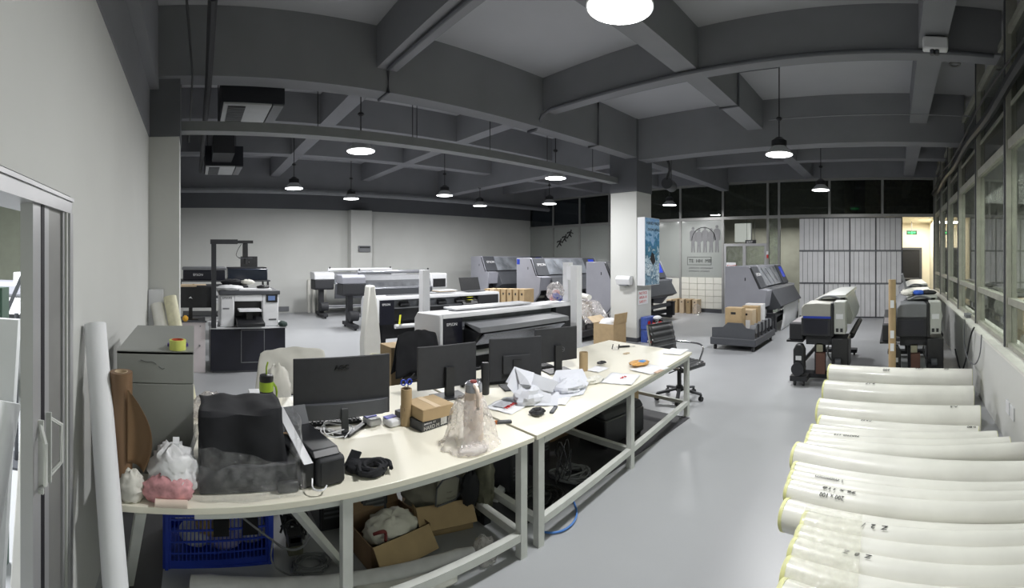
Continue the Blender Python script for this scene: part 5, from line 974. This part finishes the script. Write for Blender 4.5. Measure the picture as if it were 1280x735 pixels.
q = P(799, 457, ZT); t = thing('snack_wrapper', 'orange and blue snack wrapper on the far desk', 'wrapper', (q.x, q.y, ZT + .016)); MB().blob((0, 0, .012), (.09, .12, .018), .35, 3, 26, 12, seed=71, flat=.3).obj('foil', ORANGE, t); MB().blob((.02, .02, .025), (.04, .05, .012), .3, 3, 16, 8, seed=72).obj('blue_print', mat('sky_blue_foil', (80, 140, 200), .4), t)
q = P(826, 467, ZT); tag(B((-.02, -.06, 0), (.02, .06, .006)).obj('wooden_strip', mat('pinkish_wood', (200, 170, 150), .6), loc=(q.x - .02, q.y, ZT + .016)), 'thin pinkish strip near the far desk front edge', 'strip')
# ------------------------------------------------ under the desks
t = thing('blue_crate', 'blue plastic crate with slotted sides under the near desk', 'crate', (-2.57, -.16, 0))
def side(parent, p, q, h, nm, nv):
    p = Vector(p); q = Vector(q); m = MB()
    for z, w_ in ((0.02, .05), (h - .03, .07)): m.bar(p + Vector((0, 0, z)), q + Vector((0, 0, z)), .012, w_)
    for z in (.085, .15, .215, .28): m.bar(p + Vector((0, 0, z)), q + Vector((0, 0, z)), .008, .010)
    for e in (p, q): m.bar(e, e + Vector((0, 0, h)), .045, .02, (q - p))
    for k in range(1, nv): a = p.lerp(q, k / nv); m.bar(a, a + Vector((0, 0, h - .02)), .007, .006, (q - p))
    return m.obj(nm, BLUE, parent, smooth=0)
side(t, (0, 0, 0), (-.02, .60, 0), .36, 'front_side', 26); side(t, (-.4, 0, 0), (-.42, .60, 0), .36, 'rear_side', 26); side(t, (0, 0, 0), (-.4, 0, 0), .36, 'end_side', 24); side(t, (-.02, .60, 0), (-.42, .60, 0), .36, 'end_side', 24); B((-.41, .0, 0.0), (0, .60, .012)).obj('bottom', BLUE, t)
t = thing('crate_content', 'white and coloured packets lying inside the blue crate', 'packets', (-2.79, .14, .013))
for k, (x, y, z, m) in enumerate(((0, -.12, .07, PAPER), (.05, .05, .08, mat('lilac_pack', (176, 170, 206), .5, var=.2, scale=20)), (-.02, .22, .07, PAPER), (.06, -.02, .17, mat('orange_pack', (206, 180, 120), .5, var=.3, scale=25)), (.04, .16, .17, PAPER))): MB().blob((x, y, z), (.12, .12, .065), .2, 3, 16, 10, seed=80 + k).obj('packet', m, t)
t = thing('cloth_pile', 'black clothes and straps piled on the blue crate', 'clothes', (-2.76, .16, .26)); MB().blob((0, 0, .06), (.19, .26, .10), .3, 2.5, 30, 18, seed=90, flat=.3).obj('black_cloth', CLOTHB, t)
for k, y in enumerate((-.05, .12)): MB().box((.185, y, -.08), (.19, y + .09, .10)).obj('hanging_strap', CLOTHB, t)
pipe([(-2.35, .16, .50), (-2.38, .30, .36), (-2.40, .42, .25), (-2.42, .52, .16), (-2.40, .62, .19), (-2.42, .66, .30)], .006, 'grey cable drooping across the blue crate front', MGR, 'cable', 'cable', 2)
pipe([(-2.36, .42, .28), (-2.35, .40, .16), (-2.38, .50, .06), (-2.40, .62, .012), (-2.36, .75, .012)], .005, 'second thin grey cable curling to the floor by the crate', MGR, 'cable', 'cable', 2)
cables('cable_tangle', 'dense tangle of black cables right of the blue crate', (-2.72, .62, 0), BLK, 22, .007, .10, .11, .30, 101, 4, 5); cables('pale_cable_tangle', 'loose grey cables on the floor beside the crate', (-2.50, .66, 0), MGR, 16, .005, .10, .16, .03, 111, 3, 3)
t = thing('power_adapter', 'olive grey adapter with white label in the cable tangle', 'adapter', (-2.56, .58, .06)); B((-.04, -.04, 0), (.04, .05, .06)).obj('case', OLIVE, t, bev=.008); B((.04, -.03, .08), (.045, .03, .11)).obj('label', PAPER, t); B((-.04, -.04, .06), (.045, .04, .12)).obj('plug_block', BLK, t)
def tower(loc, s, label, rz=0, mesh=False):
    t = thing('computer_tower', label, 'computer', loc, rz, 'computer towers under the desks'); x, y, z = s
    B((-x, 0, .012), (0, y, z)).obj('case', mat('tower_black', (38, 40, 46), .45, var=.1), t, bev=.005); B((.0, .012, .03), (.006, y - .012, z - .02)).obj('rear_panel', DGR if mesh else BLK, t)
    for q_ in range(4): B((.006, .03, z * .2 + q_ * .03), (.009, y - .03, z * .2 + q_ * .03 + .012)).obj('slot_cover', MGR if mesh else DGR, t)
    if mesh: MB().ring((.007, y * .5, z * .72), (.012, y * .5, z * .72), .055, .048, 24).obj('fan_ring', DGR, t); B((.006, y * .2, z * .45), (.01, y * .8, z * .56)).obj('port_plate', MGR, t)
    B((-x + .02, .01, 0), (-.02, y - .01, .012)).obj('feet', BLK, t)
tower((-2.78, .80, 0), (.42, .20, .46), 'black tower behind the splayed leg of the near desk'); tower((-2.70, 1.06, 0), (.40, .19, .45), 'black tower with meshed rear under the near desk', 0, True)
tower((-2.55, 2.18, 0), (.42, .20, .50), 'tall black tower under the far desk beside its first leg'); tower((-2.75, 2.62, 0), (.42, .20, .52), 'taller black tower behind the cable coils'); tower((-2.42, 1.62, 0), (.42, .18, .56), 'dark tower in the gap between the two desks') if 0 else None
# open box with clothes
def openbox(loc, s, label, rz, m=CARDD, flaps=True, tilt=0):
    t = thing('open_carton', label, 'box', loc, rz); x, y, z = s; 
    for a, b in (((-x / 2, -y / 2, 0), (x / 2, -y / 2 + .006, z)), ((-x / 2, y / 2 - .006, 0), (x / 2, y / 2, z)), ((-x / 2, -y / 2, 0), (-x / 2 + .006, y / 2, z)), ((x / 2 - .006, -y / 2, 0), (x / 2, y / 2, z))): B(a, b).obj('side', m, t)
    B((-x / 2, -y / 2, 0), (x / 2, y / 2, .006)).obj('bottom', m, t)
    if flaps:
        MB().prism([(x / 2 - .006, z), (x / 2, z), (x / 2 + .10, z - .10), (x / 2 + .095, z - .105)], -y / 2 + .01, y / 2 - .01).obj('flap', CARD, t)
        MB().prism([(-x / 2, z), (-x / 2 + .006, z), (-x / 2 - .06, z + .09), (-x / 2 - .065, z + .085)], -y / 2 + .01, y / 2 - .01).obj('flap', m, t)
    return t
t = openbox((-2.52, 1.18 - .02, 0), (.34, .42, .15), 'open carton with white clothes and striped cord on the floor', radians(8))
t = thing('white_clothes', 'white clothes stuffed in the open floor carton', 'clothes', (-2.50, 1.18, .02)); MB().blob((0, 0, .09), (.13, .17, .10), .35, 2.6, 30, 18, seed=120, flat=.3).obj('cloth', CLOTHW, t); MB().tube([(.08, -.15, .14), (.12, -.12, .17), (.10, -.08, .15), (.14, -.10, .12)], .010, 6, 2).obj('red_cord', mat('dark_red_cord', (120, 50, 50), .7), t)
t = openbox((-2.62, 1.58, 0), (.36, .40, .20), 'larger brown carton carrying the grey bag under the near desk', radians(-14), CARD)
t = thing('grey_bag', 'grey cloth bag slumped on the larger carton', 'bag', (-2.60, 1.56, .16)); MB().blob((0, 0, .09), (.16, .24, .13), .25, 2.2, 36, 22, seed=130, flat=.3).obj('bag_body', CLOTHG, t); MB().prism([(-.09, .05), (.07, .05), (.09, .19), (-.08, .21)], .155, .166, 'x').obj('front_pocket', mat('lighter_grey_cloth', (128, 126, 116), .9), t, bev=.004); MB().tube([(.17, -.10, .05), (.175, -.09, .2), (.175, .09, .22), (.17, .10, .05), (.17, -.09, .045)], .006, 6, 1).obj('piping', DGR, t)
t = thing('olive_jacket', 'shiny olive and black jacket hanging beside the grey bag', 'jacket', (-2.42, 1.83, .0)); MB().blob((0, 0, .28), (.08, .07, .24), .35, 3, 30, 24, seed=140).obj('cloth', OLIVE, t); MB().blob((.02, -.12, .26), (.04, .07, .12), .35, 3, 20, 14, seed=141).obj('black_cloth', CLOTHB, t); B((-.05, -.03, 0), (.05, .03, .08)).obj('hem', CLOTHB, t)
def froll(p, q, r_, label, m=PAPER):
    t = thing('floor_roll', label, 'paper roll', p, 0, 'wrapped rolls on the floor under the near desk'); d = Vector(q) - Vector(p)
    n = 18; nl = 16; vs = []
    a = d.normalized().cross(Vector((0, 0, 1))).normalized(); b = Vector((0, 0, 1))
    for i in range(nl + 1):
        for k in range(n):
            th = 2 * pi * k / n; f = r_ * (1 + .10 * noise.noise(Vector((i * .5, cos(th) * 2, sin(th) * 2 + r_ * 90)))) * (.8 if i in (0, nl) else 1)
            vs.append(d * (i / nl) + a * f * cos(th) + b * (f * sin(th)))
    fs = [(i * n + k, (i + 1) * n + k, (i + 1) * n + (k + 1) % n, i * n + (k + 1) % n) for i in range(nl) for k in range(n)] + [tuple(range(n)), tuple(range(nl * n, nl * n + n))]
    MB().add(vs, fs).obj('wrapped_body', m, t)
froll((-2.36, -.02, .062), (-2.10, 1.52, .062), .055, 'long white roll in creased plastic on the floor, its end at the desk leg', mat('creased_film_white', (212, 212, 214), .35, var=.08, scale=14, bump=.3)); froll((-2.24, .25, .05), (-2.04, 1.35, .05), .045, 'second long pale roll on the floor, nearer the camera', LINER)
t = thing('plastic_scrap', 'crumpled clear plastic scrap at the end of the floor roll', 'plastic sheet', (-2.10, 1.60, 0)); MB().blob((0, 0, .05), (.07, .08, .08), .4, 3, 26, 16, seed=150, flat=.3).obj('film', FILMW, t)
# under the far desk
t = thing('black_case', 'black case with rounded lid on the floor under the far desk', 'case', (-2.45, 3.55, 0), radians(-6)); B((-.40, -.28, .03), (.0, .30, .28)).obj('body', BLK, t, bev=.02); MB().prism([(-.40, .28), (-.37, .34), (-.05, .34), (0, .28)], -.28, .30).obj('lid', BLKM, t, bev=.02); MB().prism([(-.30, .34), (-.28, .37), (-.12, .37), (-.10, .34)], -.25, .27).obj('lid_ridge', DGR, t)
for x in (-.36, -.04):
    for y in (-.24, .26): MB().cyl((x, y, 0), (x, y, .03), .02, n=10).obj('foot', BLK, t)
t = thing('brown_board', 'dark brown carton panel standing behind the black case', 'board', (-3.0, 3.2, 0)); MB().box((-.03, -.28, 0), (.0, .30, .48)).obj('panel', CARDD, t)
carton((-2.98, 4.1, 0), (.4, .4, .50), 'light brown carton under the end of the far desk', CARD, 0, None, False)
cables('cable_coil', 'large coil of grey cable on the floor under the far desk', (-2.40, 2.72, 0), MGR, 30, .007, .20, .20, .05, 161, 3, 6); cables('floor_cables', 'messy black cables on the floor behind the first leg of the far desk', (-2.32, 2.25, 0), BLK, 24, .006, .18, .26, .05, 171, 5, 4)
cables('hanging_cables', 'thin cables hanging beside the tall tower', (-2.30, 2.5, 0), BLK, 12, .005, .05, .10, .45, 181, 2, 2)
pipe([(-2.15, 2.45, .012), (-2.03, 2.36, .012), (-1.965, 2.24, .012), (-1.965, 2.12, .012), (-2.03, 2.04, .012), (-2.12, 2.04, .012)], .007, 'blue cable looping out over the floor', mat('sky_blue_cable', (70, 120, 190), .5), 'cable', 'cable', 2)
t = thing('power_strip', 'white power strip lying among the black cables', 'power strip', (-2.62, 2.50 - .35, 0), radians(30)); B((-.03, -.14, 0), (.03, .14, .035)).obj('case', PWH, t, bev=.006)
tag(B((-3.1, 1.98, .0), (-2.2, 4.45, .004)).obj('floor_shade_sheet', mat('dark_floor_shade', (58, 58, 62), .5, var=.2, scale=5)), 'dark sheet for a rug and painted desk shade on the floor under the far desk', 'sheet')  # rug-like sheet whose dark tone also paints the shade under the desk
tag(B((-3.2, -.5, .0), (-2.0, -.18, .004)).obj('floor_shade_sheet', mat('dark_floor_shade', (66, 66, 70), .5)), 'added dark sheet painting desk shade on the floor left of the blue crate', 'sheet')  # sheet added to darken the floor where the near desk casts its shadow
# ================================================================= CHAIRS
def office_chair():
    t = thing('office_chair', 'black ribbed office chair with chrome arm at the far desk end', 'chair', (-2.62, 5.0, 0), radians(-12))
    for k in range(5):
        a = k * 2 * pi / 5 + .3; e = (.29 * cos(a), .29 * sin(a)); MB().bar((.03 * cos(a), .03 * sin(a), .13), (e[0], e[1], .085), .045, .025).obj('leg', DGR, t, bev=.004); MB().cyl((e[0] - .022, e[1], .028), (e[0] + .022, e[1], .028), .028, n=14).box((e[0] - .01, e[1] - .01, .028), (e[0] + .01, e[1] + .01, .085)).obj('caster', BLK, t)
    MB().lathe([(.045, .10), (.045, .16), (.028, .18), (.028, .36), (.05, .38)], n=18).obj('gas_lift', BLK, t); B((-.11, -.09, .375), (.11, .09, .40)).obj('mechanism', BLK, t); MB().tube([(0, -.05, .37), (0, -.18, .36), (.0, -.20, .36)], .007, 6).obj('lever', BLK, t)
    m = MB(); MB().grid(lambda u, v: (-.22 + u * .46, -.23 + v * .46, .45 - .03 * max(0, u - .8) * 5 + .006 * cos(u * 2 * pi * 7)), 56, 6).obj('seat', mat('black_leather', (44, 45, 48), .35, var=.1, coat=.2), t, solid=.04)
    def bk(u, v): return (-.24 - .10 * v + .02 * sin(v * pi), -.22 + u * .44, .50 + v * .43)
    MB().grid(lambda u, v: (bk(u, v)[0] + .006 * cos(v * 2 * pi * 6), bk(u, v)[1], bk(u, v)[2]), 6, 50).obj('backrest', mat('black_leather', (44, 45, 48), .35, var=.1, coat=.2), t, solid=.03)
    for v in (.34, .5): MB().bar((bk(0, v)[0] + .018, -.21, bk(0, v)[2]), (bk(0, v)[0] + .018, .21, bk(0, v)[2]), .008, .012).obj('seam_band', MGR, t)
    for s_ in (-1, 1): MB().tube([(bk(0, 0)[0], s_ * .235, bk(0, .0)[2] - .05), (bk(0, .98)[0], s_ * .235, bk(0, .98)[2])], .013, 8).obj('back_rail', STEEL, t); MB().tube([(-.24, s_ * .235, .47), (.20, s_ * .235, .45)], .013, 8).obj('seat_rail', STEEL, t); MB().tube([(-.27, s_ * .25, .66), (.0, s_ * .27, .67), (.16, s_ * .27, .66), (.19, s_ * .26, .60), (.14, s_ * .24, .46)], .012, 8, 2).obj('armrest', STEEL, t)
office_chair()
def coat_chair(name, label, loc, rz, m, lab2, h, seed, wd=.22):
    t = thing(name, label, 'chair', loc, rz)
    B((-.22, -.24, .42), (.24, .24, .48)).obj('seat', BLKM, t, bev=.02); MB().prism([(.24, .48), (.27, .48), (.29, h - .12), (.27, h - .12)], -.18, .18).obj('backrest', BLKM, t, bev=.01)
    for x in (-.18, .2):
        for y in (-.2, .2): MB().cyl((x, y, 0), (x, y, .42), .015, n=8).obj('leg', DGR, t)
    c = thing(lab2[0], lab2[1], lab2[2], loc, rz)
    def cl(u, v):
        s_ = v * 2 - 1; w_ = wd + .05 * abs(s_) + .02 * sin(u * 8 + v * 3); y = (u - .5) * 2 * w_
        edge = .05 * (abs(u - .5) * 2) ** 2; zz = h - edge - abs(s_) ** 1.3 * .42; x = .28 + s_ * .085 + (s_ > 0) * .03 * abs(s_) + .02 * noise.noise(Vector((u * 5, v * 5, seed)))
        return (x, y, zz + .015 * noise.noise(Vector((u * 6, v * 4, seed + 3))))
    MB().grid(cl, 28, 34).obj('cloth', m, c, solid=.012); return t, c
coat_chair('desk_chair', 'dark chair hidden under the black coat behind the monitors', (-3.95, 2.30, 0), radians(180), CLOTHB, ('black_coat', 'black coat hung over the chair back behind the plain monitor', 'coat'), 1.0, 3)
coat_chair('desk_chair', 'chair under the white cloth behind the largest monitor', (-3.88, .92, 0), radians(180), CLOTHW, ('white_coat', 'white cloth hung over the chair behind the largest monitor', 'cloth'), .93, 9, .30)
c_ = thing('white_sleeve', 'white cloth sleeve hanging by the chair, nearer the flask', 'cloth', (-3.62, .68, 0)); MB().blob((0, 0, .60), (.07, .12, .30), .25, 2.4, 24, 20, seed=160).obj('cloth', CLOTHW, c_); B((-.03, -.05, 0), (.03, .05, .32)).obj('lower_cloth', CLOTHW, c_, bev=.02)
carton((-4.55, 2.25, 0), (.3, .34, .80), 'tall brown carton standing behind the black coat', CARD, 0, None, False)
# ================================================================= SIDE ROOM
t = thing('side_printer', 'grey and white wide printer in the side room', 'printer', (-4.6, -2.6, 0), radians(0)); B((-.6, -.6, .85), (0, 1.6, 1.35)).obj('body', PWH, t, bev=.03); B((-.62, -.62, 1.35), (.02, 1.62, 1.5)).obj('lid', LGR, t, bev=.03); B((.0, -.5, 1.0), (.02, 1.4, 1.15)).obj('front_slot', BLK, t); B((-.4, .6, 1.5), (-.05, 1.25, 1.62)).obj('top_box', PWH, t)
for y in (-.4, 1.4): B((-.4, y, 0), (-.25, y + .1, .85)).obj('leg', BLKM, t)
t = thing('tablet_holder', 'dark tilted holder frame in front of the side room printer', 'holder', (-3.6, -1.52, 0)); MB().cyl((0, 0, 0), (0, 0, 1.3), .02, n=8).obj('pole', DGR, t); MB().bar((0, -.12, 1.25), (0, .05, 1.62), .02, .03).bar((0, .02, 1.22), (0, .18, 1.58), .02, .03).bar((0, .05, 1.62), (0, .18, 1.58), .02, .03).obj('frame', DGR, t); B((-.15, -.15, 0), (.15, .15, .02)).obj('base', DGR, t)
tag(MB().prism([(-.02, 0), (.02, 0), (-.22, 1.50), (-.26, 1.50)], -.45, .03).obj('white_board', PWH, loc=(-1.72, -.84, 0), rotz=0), 'tall white board leaning in the side room, leftmost', 'board')
tag(MB().prism([(-.03, 0), (.03, 0), (-.26, 1.62), (-.32, 1.62)], -.13, .0).obj('wrapped_board', LINER, loc=(-2.02, -.76, 0), bev=.01), 'plastic wrapped white pack leaning just inside the sliding door', 'board')
tag(MB().cyl((-1.45, -.86, .05), (-1.82, -.80, 1.15), .05, n=16).obj('leaning_roll', PAPER), 'slanting white roll inside the sliding door', 'paper roll')
tag(B((-2.4, -1.12, 0), (-2.3, -1.06, 1.62)).obj('green_post', mat('dark_green', (40, 70, 56), .5)), 'thin dark green post at the left picture edge', 'post')
